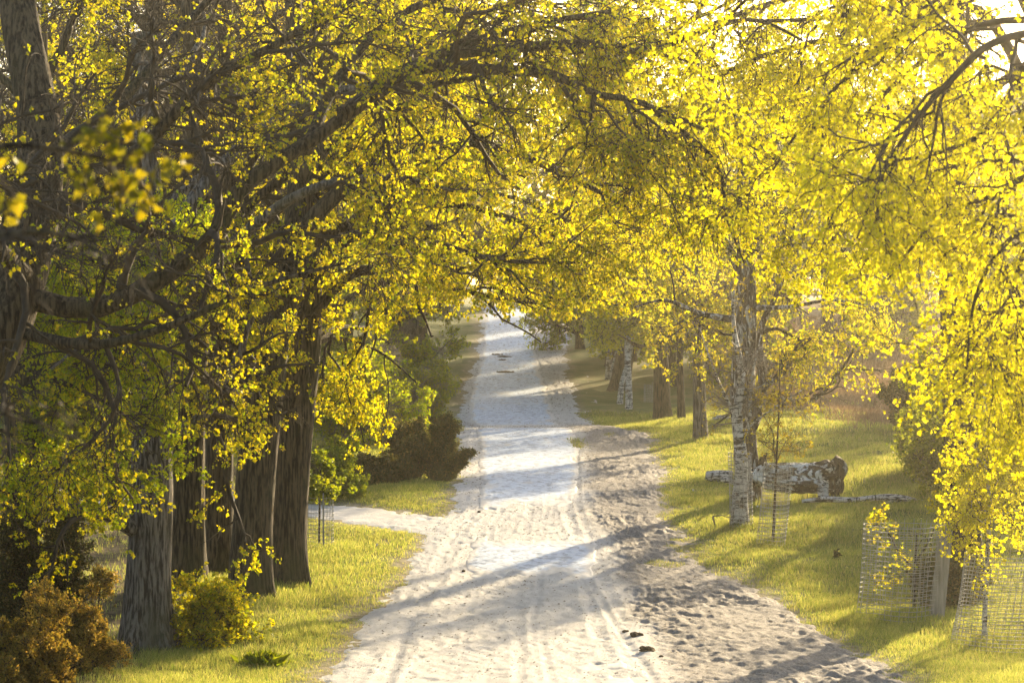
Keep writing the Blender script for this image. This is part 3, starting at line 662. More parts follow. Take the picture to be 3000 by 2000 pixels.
# ------------------------------------------------------------------ right side: birches and oaks
q = P
BIR = dict(n=(10, 8, 6, 14), len=(1.5, 1.0, .55), leaf=.046, wid=.5, droop=.6, wig=.27, bare=.15, seed=12, tw=.0035, ld=.3, sp=1.0, jit=.05)
def right_near():
    b = V3(7.6, 30, gz(7.6, 30))
    path = rel(b, [b - V3(0, 0, .3), b + V3(-.1, 0, 2.2), b + V3(-.2, .2, 5), b + V3(-.3, .3, 8), b + V3(-.2, .2, 12)])
    T = lambda z: b + V3(-.2, .1, z)
    limbs = [(rel(b, [T(7.5), q(3060, 180, 30), q(2960, 280, 30), q(2880, 390, 30), q(2740, 450, 30), q(2560, 480, 31)]), .07, .015),
             (rel(b, [T(8.6), q(3000, -80, 30), q(2800, 0, 30.5), q(2560, 160, 31), q(2380, 330, 31.5), q(2250, 520, 32)]), .07, .012),
             (rel(b, [T(9.2), q(2850, -260, 29), q(2500, -200, 30), q(2230, -40, 31), q(2050, 150, 32)]), .07, .012),
             (rel(b, [T(6.6), q(3080, 480, 29.5), q(2950, 560, 29.5), q(2750, 640, 30), q(2600, 820, 30)]), .06, .012),
             (rel(b, [T(6.4), q(3090, 660, 29), q(2960, 700, 28.5), q(2860, 860, 28.5), q(2830, 1100, 28.5)]), .05, .01),
             (rel(b, [T(6.), q(3080, 700, 30), q(2980, 800, 30.5), q(2950, 1000, 30.5), q(2960, 1350, 30.5)]), .045, .008),
             (rel(b, [T(8.), q(2980, 60, 32), q(2700, 180, 33), q(2480, 420, 33.5), q(2420, 680, 34)]), .06, .012),
             (rel(b, [T(8.3), q(3000, 100, 28), q(2780, 240, 27.5), q(2600, 480, 27.5), q(2510, 700, 27.5)]), .06, .01)]
    big_tree('birch_tree', 'weeping birch just right of the frame whose yellow sprays hang down the right side', 'tree', b, path, [.26, .22, .2, .17, .08], limbs,
             rs(31), dict(BIR, leaf=.037, clear=[(-30, -4.3, 7.05 - b[2]), (-30, -4.8, 7.6 - b[2]), (-4.3, -3.6, 6.3 - b[2])]), M['twig'], M['twig'], M['yellowleaf'], None, 0, amp=.03, flare=.3)
    # second birch farther back on the right
    b = V3(9.6, 47, gz(9.6, 47)); T = lambda z: b + V3(-.2, .1, z)
    path = rel(b, [b - V3(0, 0, .3), b + V3(-.1, 0, 3), b + V3(-.2, .2, 6), b + V3(-.3, .3, 9), b + V3(-.2, .2, 13)])
    limbs = [(rel(b, [T(6.5), q(3050, 240, 46), q(2800, 330, 45), q(2500, 350, 45), q(2250, 420, 45)]), .12, .02),
             (rel(b, [T(7.8), q(2900, 60, 46), q(2600, 90, 46), q(2250, 160, 46), q(2000, 280, 46)]), .12, .02),
             (rel(b, [T(5.8), q(3050, 560, 47), q(2850, 560, 47), q(2600, 620, 47), q(2400, 720, 47)]), .1, .02),
             (rel(b, [T(9.), q(2900, -150, 47), q(2500, -120, 48), q(2200, -20, 48), q(1960, 100, 48)]), .1, .02),
             (rel(b, [T(9.5), q(2950, -60, 44), q(2650, 20, 44), q(2350, 60, 44), q(2150, 60, 44)]), .1, .02),
             (rel(b, [T(5.), q(3060, 740, 46), q(2960, 800, 45), q(2850, 940, 45), q(2800, 1150, 45)]), .07, .012)]
    big_tree('birch_tree', 'birch behind the weeping one at the right edge', 'tree', b, path, [.32, .28, .25, .2, .1], limbs,
             rs(32), dict(BIR, leaf=.046, n=(15, 8, 6, 12), seed=18, clear=[(-30, -4.1, 7.0 - b[2]), (-30, -5.2, 8.0 - b[2])]), M['twig'], M['twig'], M['yellowleaf'], None, 0, amp=.03, flare=.3)
    # oak on the right whose boughs close the arch from the right
    b = V3(9.9, 62, gz(9.9, 62)); T = lambda z: b + V3(-.2, .1, z)
    path = rel(b, [b - V3(0, 0, .3), b + V3(-.1, 0, 3), b + V3(-.2, .2, 6), b + V3(-.3, .3, 9), b + V3(-.2, .2, 13)])
    limbs = [(rel(b, [T(7.5), q(2800, 120, 62), q(2450, 200, 61), q(2150, 330, 61), q(1900, 420, 61)]), .15, .02),
             (rel(b, [T(8.8), q(2700, -60, 62), q(2300, 0, 62), q(1950, 130, 62), q(1650, 260, 62)]), .15, .02),
             (rel(b, [T(6.5), q(2800, 350, 63), q(2500, 450, 63), q(2250, 560, 63), q(2080, 620, 63)]), .12, .02)]
    big_tree('oak_tree', 'oak hidden behind the hanging birch sprays on the right, reaching over the road', 'tree', b, path, [.4, .36, .33, .25, .12], limbs,
             rs(33), dict(OAK, n=(11, 7, 6, 13), seed=20, bare=.2, clear=[(-30, -3.4, 7.2 - b[2]), (-30, -3.9, 8.2 - b[2])]), M['oak'], M['twig'], M['oakleaf'], None, 0)
right_near()

def right_mid():
    # old two-stemmed half-dead birch behind the guarded birch
    b = foot(2184, 1474); d = b[1]
    path = rel(b, [b - V3(0, 0, .3), q(2190, 1400, d), q(2182, 1300, d), q(2176, 1150, d), q(2184, 980, d), q(2185, 820, d), q(2180, 560, d), q(2150, 300, d)])
    limbs = [(rel(b, [q(2200, 1250, d), q(2235, 1150, d + 1), q(2225, 980, d + 1), q(2280, 850, d + 1), q(2330, 700, d + 1)]), .2, .04),
             (rel(b, [q(2180, 940, d), q(2060, 920, d), q(1950, 880, d), q(1860, 900, d - 1)]), .12, .02),
             (rel(b, [q(2235, 1160, d + 1), q(2380, 1170, d + 2), q(2480, 1060, d + 2), q(2560, 900, d + 2)]), .10, .02),
             (rel(b, [q(2185, 820, d), q(2060, 620, d), q(1900, 520, d), q(1750, 540, d)]), .16, .02),
             (rel(b, [q(2185, 760, d), q(2300, 560, d), q(2450, 480, d)]), .14, .02),
             (rel(b, [q(2185, 900, d), q(2300, 900, d - 1), q(2440, 880, d - 1), q(2560, 900, d - 1)]), .09, .02)]
    big_tree('birch_tree', 'old half-dead birch with split dark and white bark behind the fallen trunk', 'tree', b, path, [.42, .38, .36, .34, .32, .27, .2, .12], limbs,
             rs(41), dict(OAK, n=(8, 7, 6, 7), clear=[(-30, -1.6, 6.3 - b[2]), (-.6, .7, 8.0 - b[2])], leaf=.075, seed=25, len=(2.0, 1.0, .4)), M['snag'], M['twig'], M['oakleaf'], None, 3, 3.5, .3, amp=.10)
    # slender birch standing in its wire guard
    b = foot(2168, 1543); d = b[1]
    path = rel(b, [b - V3(0, 0, .3), q(2168, 1480, d), q(2172, 1350, d), q(2160, 1220, d), q(2172, 1100, d), q(2150, 960, d), q(2150, 850, d)])
    limbs = [(rel(b, [q(2166, 1300, d), q(2195, 1240, d), q(2200, 1120, d), q(2230, 980, d)]), .09, .015),
             (rel(b, [q(2166, 1240, d), q(2120, 1150, d), q(2080, 1050, d), q(2050, 960, d)]), .06, .01),
             (rel(b, [q(2180, 1260, d), q(2260, 1200, d), q(2340, 1150, d), q(2390, 1100, d)]), .04, .008)]
    big_tree('birch_tree', 'slender white birch standing inside a narrow wire guard', 'tree', b, path, [.23, .2, .17, .13, .1, .06, .03], limbs,
             rs(42), dict(n=(8, 5, 4, 4), len=(1.1, .6, .3), leaf=.042, droop=.2, wig=.2, bare=.4, seed=14, tw=.006), M['birch'], M['twiggrey'], M['budleaf'], None, 7, 1.5, .4, 20, 40, .35, .5, .03)
    # sapling in the leaning guard
    b = foot(2264, 1592); d = b[1]
    path = rel(b, [b - V3(0, 0, .2), q(2270, 1480, d), q(2275, 1350, d), q(2282, 1200, d), q(2285, 1040, d)])
    big_tree('young_tree', 'thin straight sapling growing up through the leaning wire guard', 'tree', b, path, [.035, .032, .028, .02, .01], [], rs(43),
             dict(n=(5, 4, 4, 4), len=(.7, .4, .25), leaf=.05, droop=.1, bare=.1, tw=.004), M['twig'], M['twig'], M['budleaf'], None, 9, 1.0, .3, 10, 24, .42, .9, .02)
    # oaks of the far right row
    ARCH = {44: [([V3(0, 0, 4.5), V3(-2, -.5, 7.2), V3(-4.5, -1, 8.4), V3(-7, -1, 7.6)], .14, .03), ([V3(.2, 0, 6.5), V3(-2, .5, 10), V3(-4.5, 1, 11.8), V3(-7.5, 1, 11.4)], .14, .03)],
            45: [([V3(0, 0, 4.5), V3(-1.8, -.5, 7.6), V3(-4, -1, 9.5), V3(-6.5, -1, 9.8)], .11, .03)]}
    for px, py, w, hh, sd, lab in ((1942, 1232, .36, 11, 44, 'dark oak beside the bend of the sandy track'), (2054, 1287, .24, 9, 45, 'short grey oak trunk between the track and the old birch'),
                               (1998, 1228, .15, 8, 46, 'thin trunk standing just right of the dark oak at the bend'),
                               (1812, 1140, .48, 11, 47, 'thick leaning oak behind the pair of white birch stems')):
        b = foot(px, py); d = b[1]; R = rs(sd); ln = -.5 if sd == 47 else .1
        path = [V3(0, 0, -.3), V3(-ln * .5, 0, 1.2), V3(-ln, 0, 3), V3(-ln * 1.3, 0, 5.5), V3(-ln * 1.2, 0, hh)]
        big_tree('oak_tree', lab, 'tree', b, path, [w * 1.1, w, w * .9, w * .7, w * .3], ARCH.get(sd, []), R, dict(OAK, n=(9, 6, 5, 7), leaf=.10, seed=sd, clear=[(-30, -1.6, 6.4 - b[2])], len=(2.1, 1.0, .45), tw=.008),
                 M['oak'] if sd != 45 else M['oakgrey'], M['twig'], M['oakleaf'] if sd != 47 else M['farleaf'], None, 9, 3.2, .4, sides=24, seg=30, ext=.45)
    for px, py, dx, w, sd, lab in ((1843, 1198, -.05, .16, 48, 'upright stem of the pair of white birches, nearer the track'), (1816, 1182, .35, .13, 49, 'leaning stem of the pair of white birches'),
                          (1782, 1112, .1, .15, 50, 'farthest white birch, left of the thick leaning oak'), (1795, 1122, .3, .14, 51, 'white birch half hidden by the thick leaning oak')):
        b = foot(px, py)
        path = [V3(0, 0, -.3), V3(dx * .3, 0, 1.), V3(dx * 1.5, 0, 2.6), V3(dx * 1.8, 0, 5), V3(dx * 2, 0, 9)]
        big_tree('birch_tree', lab, 'tree', b, path, [w * 1.1, w, w * .9, w * .7, w * .3], [], rs(sd), dict(BIR, n=(8, 6, 5, 6), leaf=.10, seed=sd, tw=.008, len=(1.4, .9, .5)),
                 M['birch'], M['twig'], M['yellowleaf'], 'white birches of the far right row', 8, 2.0, .35, 16, 24, .5, .5, .03)
right_mid()

# ------------------------------------------------------------------ far trees: three kinds built once, then copied
def proto_tree(kind, seed, h, w, spec, barkm, leafm, cr, px=0, ext=.25):
    R = rs(seed); path = [V3(0, 0, -.4), V3(.1, 0, h * .15), V3(.25, .1, h * .35), V3(.1, .1, h * .6), V3(.2, 0, h)]
    return big_tree(kind, 'x', 'tree', V3(0, 0, 0), path, [w * 1.15, w, w * .85, w * .6, w * .15], [], R, spec, barkm, M['twig'], leafm, None, 16, cr, .4, sides=20, seg=30, ext=ext, exup=.35)
FAR = dict(n=(10, 7, 5, 8), len=(2.6, 1.4, .7), leaf=.17, droop=.2, wig=.24, bare=.15, tw=.014, jit=.12)
pa = proto_tree('oak_tree', 61, 15, .42, dict(FAR, seed=61), M['oak'], M['farleaf'], 4.6)
pb = proto_tree('oak_tree', 62, 14, .36, dict(FAR, seed=62, bare=.05), M['oak'], M['greenleaf'], 4.2, ext=.14)
pc = proto_tree('oak_tree', 63, 15, .40, dict(FAR, seed=63, n=(10, 7, 5, 6), leaf=.13), M['oak'], M['oakleaf'], 5.0)
pd = proto_tree('oak_tree', 64, 15, .42, dict(FAR, seed=64, n=(12, 9, 7, 4), leaf=.11, bare=.62, tw=.012), M['oak'], M['oakleaf'], 5.0)
FT = [  # kind, px, distance, scale, label
 (pd, 560, 92, 1.0, 'green tree seen between the twin oaks and the grey oak'), (pb, 330, 80, .62, 'bushy green tree behind the grey barked oak'),
 (pd, 700, 104, 1.05, 'yellow-green oak directly behind the twin oaks'), (pd, 120, 96, 1.05, 'tall tree far behind the rusty juniper on the left'),
 (pb, 930, 118, .8, 'green tree behind the caged sapling on the left verge'), (pd, 1000, 138, .9, 'left row oak beyond the dark juniper bushes'),
 (pa, 1130, 165, .9, 'left row tree above the bare twiggy hedge'), (pb, 1230, 190, .9, 'left row tree close to the top of the rise'),
 (pc, 1300, 214, .95, 'last tree on the left where the road tops the rise'), (pd, 850, 160, 1.1, 'large tree behind the left row, half hidden'),
 (pb, 420, 140, .85, 'dense tree in the wood left of the oaks'), (pc, 1010, 215, 1.2, 'distant tree in the wood behind the hedge'),
 (pb, 1700, 178, .7, 'green tree beside the upper road on the right'), (pa, 1745, 200, .8, 'hazy tree right of the top of the road'),
 (pb, 1850, 168, .8, 'leafy tree behind the white birches'), (pc, 1960, 150, .9, 'yellowish tree behind the dark oak at the bend'),
 (pa, 2090, 160, .95, 'tree on the heath edge left of the old birch'), (pb, 2240, 150, .85, 'green tree behind the old half-dead birch'),
 (pa, 2420, 178, .95, 'tree at the far edge of the heath above the fallen trunk'), (pb, 2600, 170, .8, 'green tree at the heath edge right of the fallen trunk'),
 (pc, 2790, 182, 1.0, 'yellow tree at the heath edge toward the right'), (pa, 2950, 160, .9, 'tree at the heath edge at the far right'),
 (pb, 3150, 130, .9, 'green tree beyond the right edge of the heath'), (pa, 2330, 225, 1.1, 'pale hazy tree far beyond the heath'),
 (pc, 2080, 235, 1.1, 'pale tree far behind the bend'), (pa, 1830, 250, 1.1, 'pale tree on the skyline right of the road'),
 (pc, 980, 140, 1.9, 'very tall oak behind the twiggy shrubs, its top spreading over the road'), (pc, 1200, 152, 2.3, 'very tall oak rising behind the grey hedge over the road'), (pa, 1805, 165, 1.25, 'tall tree rising behind the white birches over the road'),
 (pb, 1480, 290, 1.0, 'tree beyond the crest of the road'), (pa, 1600, 275, 1.0, 'pale tree beyond the crest, right of the road'),
 (pc, 1340, 280, 1.0, 'pale tree beyond the crest, left of the road'), (pd, 180, 150, 1.3, 'tall pale tree at the far left of the wood'),
 (pd, 650, 190, 1.3, 'tall tree deep in the wood on the left'), (pa, 2700, 240, 1.2, 'faint tree behind the heath, second row'), (pb, 2980, 230, 1.2, 'faint tree behind the heath at the right edge')]
first = set()
for i, (src, px, d, s, lab) in enumerate(FT):
    x = xat(px, d); loc = (x, d, gz(x, d)); rz = (i * 2.399) % 6.28
    if src.name not in first:
        first.add(src.name); src.location = loc; src.rotation_euler = (0, 0, rz); src.scale = (s,) * 3; src['label'] = lab; src['group'] = 'trees of the wood and heath edge'
    else: copy_thing(src, loc, rz, s, lab, 'trees of the wood and heath edge')

# ------------------------------------------------------------------ shrubs
def shrub(name, label, base, w, h, spec, leafm, twm, seed, nst=14, group=None, cat='shrub', low=.15, thick=.022):
    R = rs(seed); root = thing(name, label, cat, base, group)
    a = R.rand(nst) * 6.283; e = low + (1 - low) * R.rand(nst)
    rr_ = np.sqrt(np.maximum(1 - e ** 2, .02)) * w * .5
    dr = np.stack([np.cos(a) * rr_, np.sin(a) * rr_, h * e], 1)
    ln = np.linalg.norm(dr, axis=1) * (.45 + .6 * R.rand(nst)); st = R.normal(0, w * .05, (nst, 3)); st[:, 2] = -.05
    SP, SR = march(st, dr, ln, np.full(nst, thick), np.full(nst, thick * .25), 8, .14, (0, 0, .1), R)
    sg = Geo(); sg.tubes(SP, SR, 6)
    tw, lf = crown_from(SP, SR, R, dict(spec, t0=spec.get('t0', .3)))
    obj('stems', sg.mesh('stems', twm, True), root); obj('twigs', tw.mesh('twigs', twm, True), root); obj('foliage', lf.mesh('foliage', leafm), root)
    return root
JUN = dict(t0=.15, n=(15, 6, 5, 8), len=(.3, .19, .12), leaf=.038, wid=.22, droop=-.15, wig=.16, bare=0, tw=.004, ld=-.2, sp=.75, jit=.012, up=.7, clus=4)
G = lambda px, d: V3(xat(px, d), d, gz(xat(px, d), d))
shrub('juniper_bush', 'rusty brown juniper at the very bottom left corner', G(70, 46.5), 1.9, 2.1, JUN, M['needle'], M['twig'], 71, 24)
shrub('juniper_bush', 'rusty juniper leaning against the foot of the grey oak', G(235, 49), 1.6, 2.2, JUN, M['needle'], M['twig'], 72, 22)
shrub('juniper_bush', 'tall dark juniper behind the rusty ones at the left edge', G(120, 55), 2.4, 4.2, dict(JUN, leaf=.05, len=(.8, .4, .2)), M['needledark'], M['twig'], 73, 22)
HAW = dict(n=(7, 5, 4, 6), len=(.6, .36, .2), leaf=.05, wid=.6, droop=.1, wig=.25, bare=.1, tw=.003, ld=.1, sp=1)
shrub('leafy_bush', 'small fresh green bush between the grey oak and the twin oaks', foot(600, 1885), 1.7, 1.7, HAW, M['oakleaf'], M['twig'], 74, 16)
shrub('leafy_bush', 'bright green bush right behind the twin oaks beside the caged sapling', foot(945, 1462), 2.6, 1.8, dict(HAW, n=(9, 6, 5, 8), leaf=.07), M['greenleaf'], M['twig'], 75, 18)
JD = dict(JUN, leaf=.06, wid=.3, n=(15, 6, 5, 8), len=(.34, .22, .14), t0=.12)
for i, (px, py, w, h, lab) in enumerate(((1290, 1402, 2.2, 2.1, 'tallest dark juniper of the left group, hanging over the left road edge'), (1135, 1418, 2.6, 1.4, 'low dark juniper in the middle of the left group'),
                       (1030, 1425, 2.2, .85, 'low dark juniper farthest from the road in the left group'), (1220, 1385, 2.6, 1.9, 'rounded dark juniper second from the road in the left group'))):
    shrub('juniper_bush', lab, foot(px, py), w, h, JD, M['needledark'], M['twig'], 76 + i, 22, 'dark junipers on the left verge')
BARE = dict(n=(9, 8, 7, 8), len=(1.2, .7, .4), leaf=.09, wid=.4, droop=.15, wig=.2, bare=.35, tw=.009, seed=5)
for i, (px, d, w, h, lab) in enumerate(((1100, 112, 4, 4.4, 'bare twiggy shrub nearest of the grey hedge on the left'), (1160, 126, 4, 4.6, 'bare twiggy shrub in the middle of the grey hedge'),
                       (1222, 143, 4, 5.0, 'bare twiggy shrub at the far end of the grey hedge'), (1060, 104, 4.5, 5, 'twiggy shrub above the low dark junipers'))):
    shrub('twiggy_shrub', lab, G(px, d), w, h, BARE, M['mapleleaf'] if i != 1 else M['farleaf'], M['twiggrey'], 85 + i, 16, 'bare twiggy shrubs of the left hedge', thick=.05)
HW2 = dict(n=(9, 7, 5, 8), len=(1.1, .6, .3), leaf=.07, wid=.55, droop=.1, wig=.28, bare=.12, tw=.006, ld=.1, sp=1)
for i, (px, py, w, h, lab) in enumerate(((2790, 1400, 3.0, 2.6, 'green hawthorn with a low branch reaching left over the heath'), (2860, 1470, 3.8, 5.2, 'tall green hawthorn above the two wire guards'),
                       (3010, 1500, 3.2, 5.5, 'green hawthorn cut by the right edge of the frame'), (2960, 1380, 4.0, 6.0, 'green hawthorn farther back at the right edge'))):
    shrub('hawthorn_bush', lab, foot(px, py), w, h, HW2, M['greenleaf'], M['twig'], 92 + i, 16, thick=.05, low=.25)
shrub('hawthorn_bush', 'low dark bush squeezed between the board and the right wire guard', foot(2770, 1790), 1.0, 1.7, dict(HAW, leaf=.045), M['needledark'], M['twig'], 97, 16)
shrub('juniper_bush', 'dark upright juniper standing alone on the heath', G(2650, 104), 1.6, 3.3, JD, M['needledark'], M['twig'], 98, 20, low=.5)
shrub('juniper_bush', 'second upright juniper behind the lone one on the heath', G(2740, 112), 1.6, 3.0, JD, M['needledark'], M['twig'], 99, 18, low=.5)
# saplings inside the two right-hand guards
b = foot(2680, 1795)
SAP = dict(n=(5, 5, 4, 5), len=(.5, .28, .14), leaf=.05, wid=.6, droop=0, wig=.3, bare=.1, tw=.003, sp=1)
path = [V3(0, 0, -.2), V3(.0, 0, .7), V3(.03, 0, 1.2), V3(.05, 0, 1.7)]
big_tree('young_tree', 'crooked hawthorn sapling leaning out of the wide wire guard', 'tree', b, path, [.035, .03, .025, .012],
         [([V3(.02, 0, .9), V3(-.3, .1, 1.25), V3(-.55, .1, 1.7), V3(-.8, .1, 1.85), V3(-1.15, .1, 1.75)], .025, .006), ([V3(.03, 0, 1.1), V3(.3, .0, 1.5), V3(.5, 0, 2.0), V3(.75, 0, 2.5)], .02, .004),
          ([V3(.0, 0, .7), V3(-.3, 0, .95), V3(-.7, 0, .9)], .012, .004)], rs(101), SAP, M['twig'], M['twig'], M['oakleaf'], None, 2, .6, .4, 10, 20, .4, .4, .02)
b = foot(2885, 1885); d = b[1]
path = rel(b, [b - V3(0, 0, .2), q(2890, 1700, d), q(2900, 1500, d), q(2885, 1200, d), q(2900, 800, d)])
big_tree('birch_tree', 'young birch with a pale thin trunk inside the right wire guard', 'tree', b, path, [.05, .045, .04, .03, .015], [], rs(102),
         dict(BIR, n=(6, 5, 5, 6), len=(.9, .6, .35), leaf=.05, seed=33), M['birch'], M['twig'], M['yellowleaf'], None, 14, 1.5, .3, 12, 30, .3, .3, .02)

# ------------------------------------------------------------------ wire guards
def guard(label, base, rad, h, lean=(0, 0), nv=18, sp=.1, w=.007, board=None, arc=6.283, a0=0., stake=None, sq=0.0):
    root = thing('tree_guard', label, 'wire guard', base, 'wire guards round young trees'); R = rs(int(abs(base[0] * 100)) % 1000)
    g = Geo(); k = 48; an = a0 + np.linspace(0, arc, k)
    def pt(a, z):
        r = rad * (1 + sq * .12 * np.cos(4 * a)) * (1 + .03 * np.sin(3 * a + z * 2)); x = r * np.cos(a) + lean[0] * z; y = r * np.sin(a) + lean[1] * z
        return np.stack([x, y, z + 0 * a], -1)
    zs = np.arange(.03, h + .01, sp)
    H_ = np.stack([pt(an, z + .02 * np.sin(an * 2 + z)) for z in zs]); g.tubes(H_, np.full(H_.shape[:2], w), 3)
    av = a0 + np.linspace(0, arc, nv, endpoint=arc < 6.2)
    zz = np.linspace(-.05, h, 8); Vv = np.stack([np.stack([pt(np.array([a + .02 * math.sin(z * 3 + a * 5)]), np.array([z]))[0] for z in zz]) for a in av])
    g.tubes(Vv, np.full(Vv.shape[:2], w * .85), 3)
    obj('wire_mesh', g.mesh('wire_mesh', M['wire']), root)
    if stake is not None:
        s = Geo(); a = stake; s.tubes(np.array([[pt(np.array([a]), np.array([z]))[0] * 1.0 + V3(0, -.02, 0) for z in np.linspace(-.2, h + .1, 6)]]), np.full((1, 6), .022), 6)
        obj('stake', s.mesh('stake', M['plank']), root)
    if board is not None:
        a, bw, bh = board; c0 = pt(np.array([a]), np.array([0.]))[0]; c1 = pt(np.array([a]), np.array([bh]))[0]
        me = bpy.data.meshes.new('board'); V = []
        for c, z in ((c0, -.15), (c1, bh)):
            for sx, sy in ((-1, -1), (1, -1), (1, 1), (-1, 1)): V.append((c[0] + sx * bw / 2 + (0 if z < 0 else .0), c[1] - .05 + sy * .018, z + (.04 * sx if z > 0 else 0)))
        me.from_pydata(V, [], [(0, 1, 5, 4), (1, 2, 6, 5), (2, 3, 7, 6), (3, 0, 4, 7), (4, 5, 6, 7), (3, 2, 1, 0)]); me.materials.append(M['plank'])
        o = obj('board', me, root); bv = o.modifiers.new('b', 'BEVEL'); bv.width = .006; bv.segments = 2
    return root
guard('wide wire guard with a grey board on its right side', foot(2632, 1812), .80, 2.0, (.09, 0), 30, .1, .0075, board=(-.35, .30, 1.98), sq=.8)
guard('big leaning wire guard cut by the right edge of the frame', foot(2925, 1898), .92, 1.85, (.16, .05), 44, .075, .007)
guard('narrow leaning wire guard around the thin sapling', foot(2258, 1596), .36, 2.05, (.10, 0), 20, .1, .0075)
guard('narrow upright wire guard around the slender birch', foot(2172, 1546), .30, 1.95, (-.02, 0), 18, .1, .0075)
guard('wire guard with a sapling on the left verge behind the twin oaks', foot(935, 1602), .34, 1.25, (0, 0), 20, .1, .006, stake=-1.2)
guard('small far wire guard beside the dark oak at the bend', foot(1899, 1178), .22, .9, (0, 0), 14, .09, .008, stake=-.4)
b = foot(935, 1598)
path = [V3(0, 0, -.1), V3(0, 0, .6), V3(.02, 0, 1.2), V3(.03, 0, 1.9)]
big_tree('young_tree', 'small green sapling in the cage on the left verge', 'tree', b, path, [.025, .022, .02, .012], [], rs(103), dict(SAP, leaf=.07, n=(5, 5, 5, 8)), M['twig'], M['twig'], M['greenleaf'], None, 9, .8, .3, 10, 18, .55, .2, .02)

# ------------------------------------------------------------------ fallen birch and dead wood
def log(name, label, pts, rad, m, cat='log', base=None, sides=40, seg=50, amp=.12, seed=0, extra=(), fur=9):
    root = thing(name, label, cat, base)
    g = Geo(); g.trunk(rel(base, pts), rad, sides, seg, 0, amp, seed, fur=fur)
    obj('trunk', g.mesh('trunk', m, True), root)
    for nm, pp, rr, mm in extra:
        e = Geo(); e.trunk(rel(base, pp), rr, 20, 26, 0, amp * 1.2, seed + 5, fur=5); obj(nm, e.mesh(nm, mm, True), root)
    return root
b = foot(2310, 1470); d = b[1]; S = F / d
log('fallen_birch', 'thick fallen birch trunk with peeling black and white bark', [q(2212, 1392, d - .2), q(2240, 1394, d), q(2290, 1398, d), q(2350, 1400, d), q(2400, 1398, d), q(2435, 1392, d), q(2452, 1388, d)],
    [.18, .27, .30, .33, .36, .38, .20], M['logbark'], base=b, amp=.5, seed=4, sides=56, seg=70, fur=6, extra=(
        ('branch_stub', [q(2405, 1400, d), q(2412, 1440, d - .2), q(2422, 1484, d - .3)], [.24, .17, .15], M['birch']),
        ('broken_root', [q(2440, 1390, d), q(2452, 1430, d + .1), q(2450, 1476, d + .2)], [.26, .2, .12], M['snag']), ('root_end', [q(2436, 1350, d), q(2458, 1372, d), q(2452, 1420, d)], [.16, .24, .12], M['snag']),
        ('splinter', [q(2240, 1380, d), q(2238, 1350, d), q(2249, 1326, d)], [.2, .12, .02], M['oak']),
        ('bark_slab', [q(2310, 1368, d + .1), q(2350, 1364, d + .1), q(2395, 1358, d + .1)], [.08, .07, .05], M['oak'])))
b = foot(2545, 1474); d = b[1]
log('fallen_branch', 'long thin white birch branch lying in the grass', [q(2350, 1468, d), q(2420, 1462, d), q(2500, 1464, d), q(2580, 1456, d), q(2640, 1458, d), q(2690, 1468, d), q(2735, 1472, d)],
    [.05, .08, .08, .09, .09, .07, .03], M['birch'], 'branch', b, 12, 50, .1, 8, extra=(('side_branch', [q(2640, 1464, d), q(2600, 1472, d - .2), q(2580, 1478, d - .3)], [.05, .04, .02], M['birch']),))
b = foot(2105, 1412); d = b[1]
log('fallen_branch', 'short thick white birch piece left of the old birch', [q(2068, 1392, d), q(2100, 1396, d), q(2145, 1400, d)], [.13, .2, .22], M['birch'], 'branch', b, 24, 24, .2, 14)
b = foot(2130, 1420); d = b[1]
log('fallen_branch', 'small white birch chunk lying below the short thick piece', [q(2112, 1404, d), q(2130, 1406, d), q(2150, 1410, d)], [.07, .1, .08], M['birch'], 'branch', b, 16, 16, .2, 15)
b = foot(2105, 1228 + 6); d = b[1]
log('fallen_branch', 'pale bleached branch on the far grass left of the old birch', [q(2085, 1232, d), q(2110, 1224, d), q(2145, 1228, d)], [.05, .12, .07], M['birch'], 'branch', b, 12, 16, .2, 16)
b = foot(2095, 1545); d = b[1]
root = thing('dead_stick', 'forked dead twig lying in the grass left of the guarded birch', 'stick', b)
R = rs(7); g = Geo()
for pp, r in (([q(2088, 1512, d), q(2092, 1530, d), q(2102, 1543, d)], .03), ([q(2088, 1514, d), q(2102, 1508, d), q(2122, 1512, d), q(2150, 1516, d)], .02),
              ([q(2122, 1512, d), q(2140, 1500, d), q(2152, 1492, d)], .012), ([q(2135, 1514, d), q(2148, 1530, d), q(2142, 1540, d)], .014)):
    g.tubes(resample(rel(b, pp), 8)[None] + R.normal(0, .012, (1, 8, 3)), np.linspace(r, r * .5, 8)[None], 6)
obj('branches', g.mesh('branches', M['twiggrey'], True), root)
b = foot(2182, 1440)
log('split_wood', 'orange freshly split wood at the foot of the old birch', [b + V3(-.35, -.3, .12), b + V3(-.1, -.3, .16), b + V3(.15, -.3, .14)], [.06, .11, .05], M['wood'], 'wood', b, 14, 14, .3, 19)

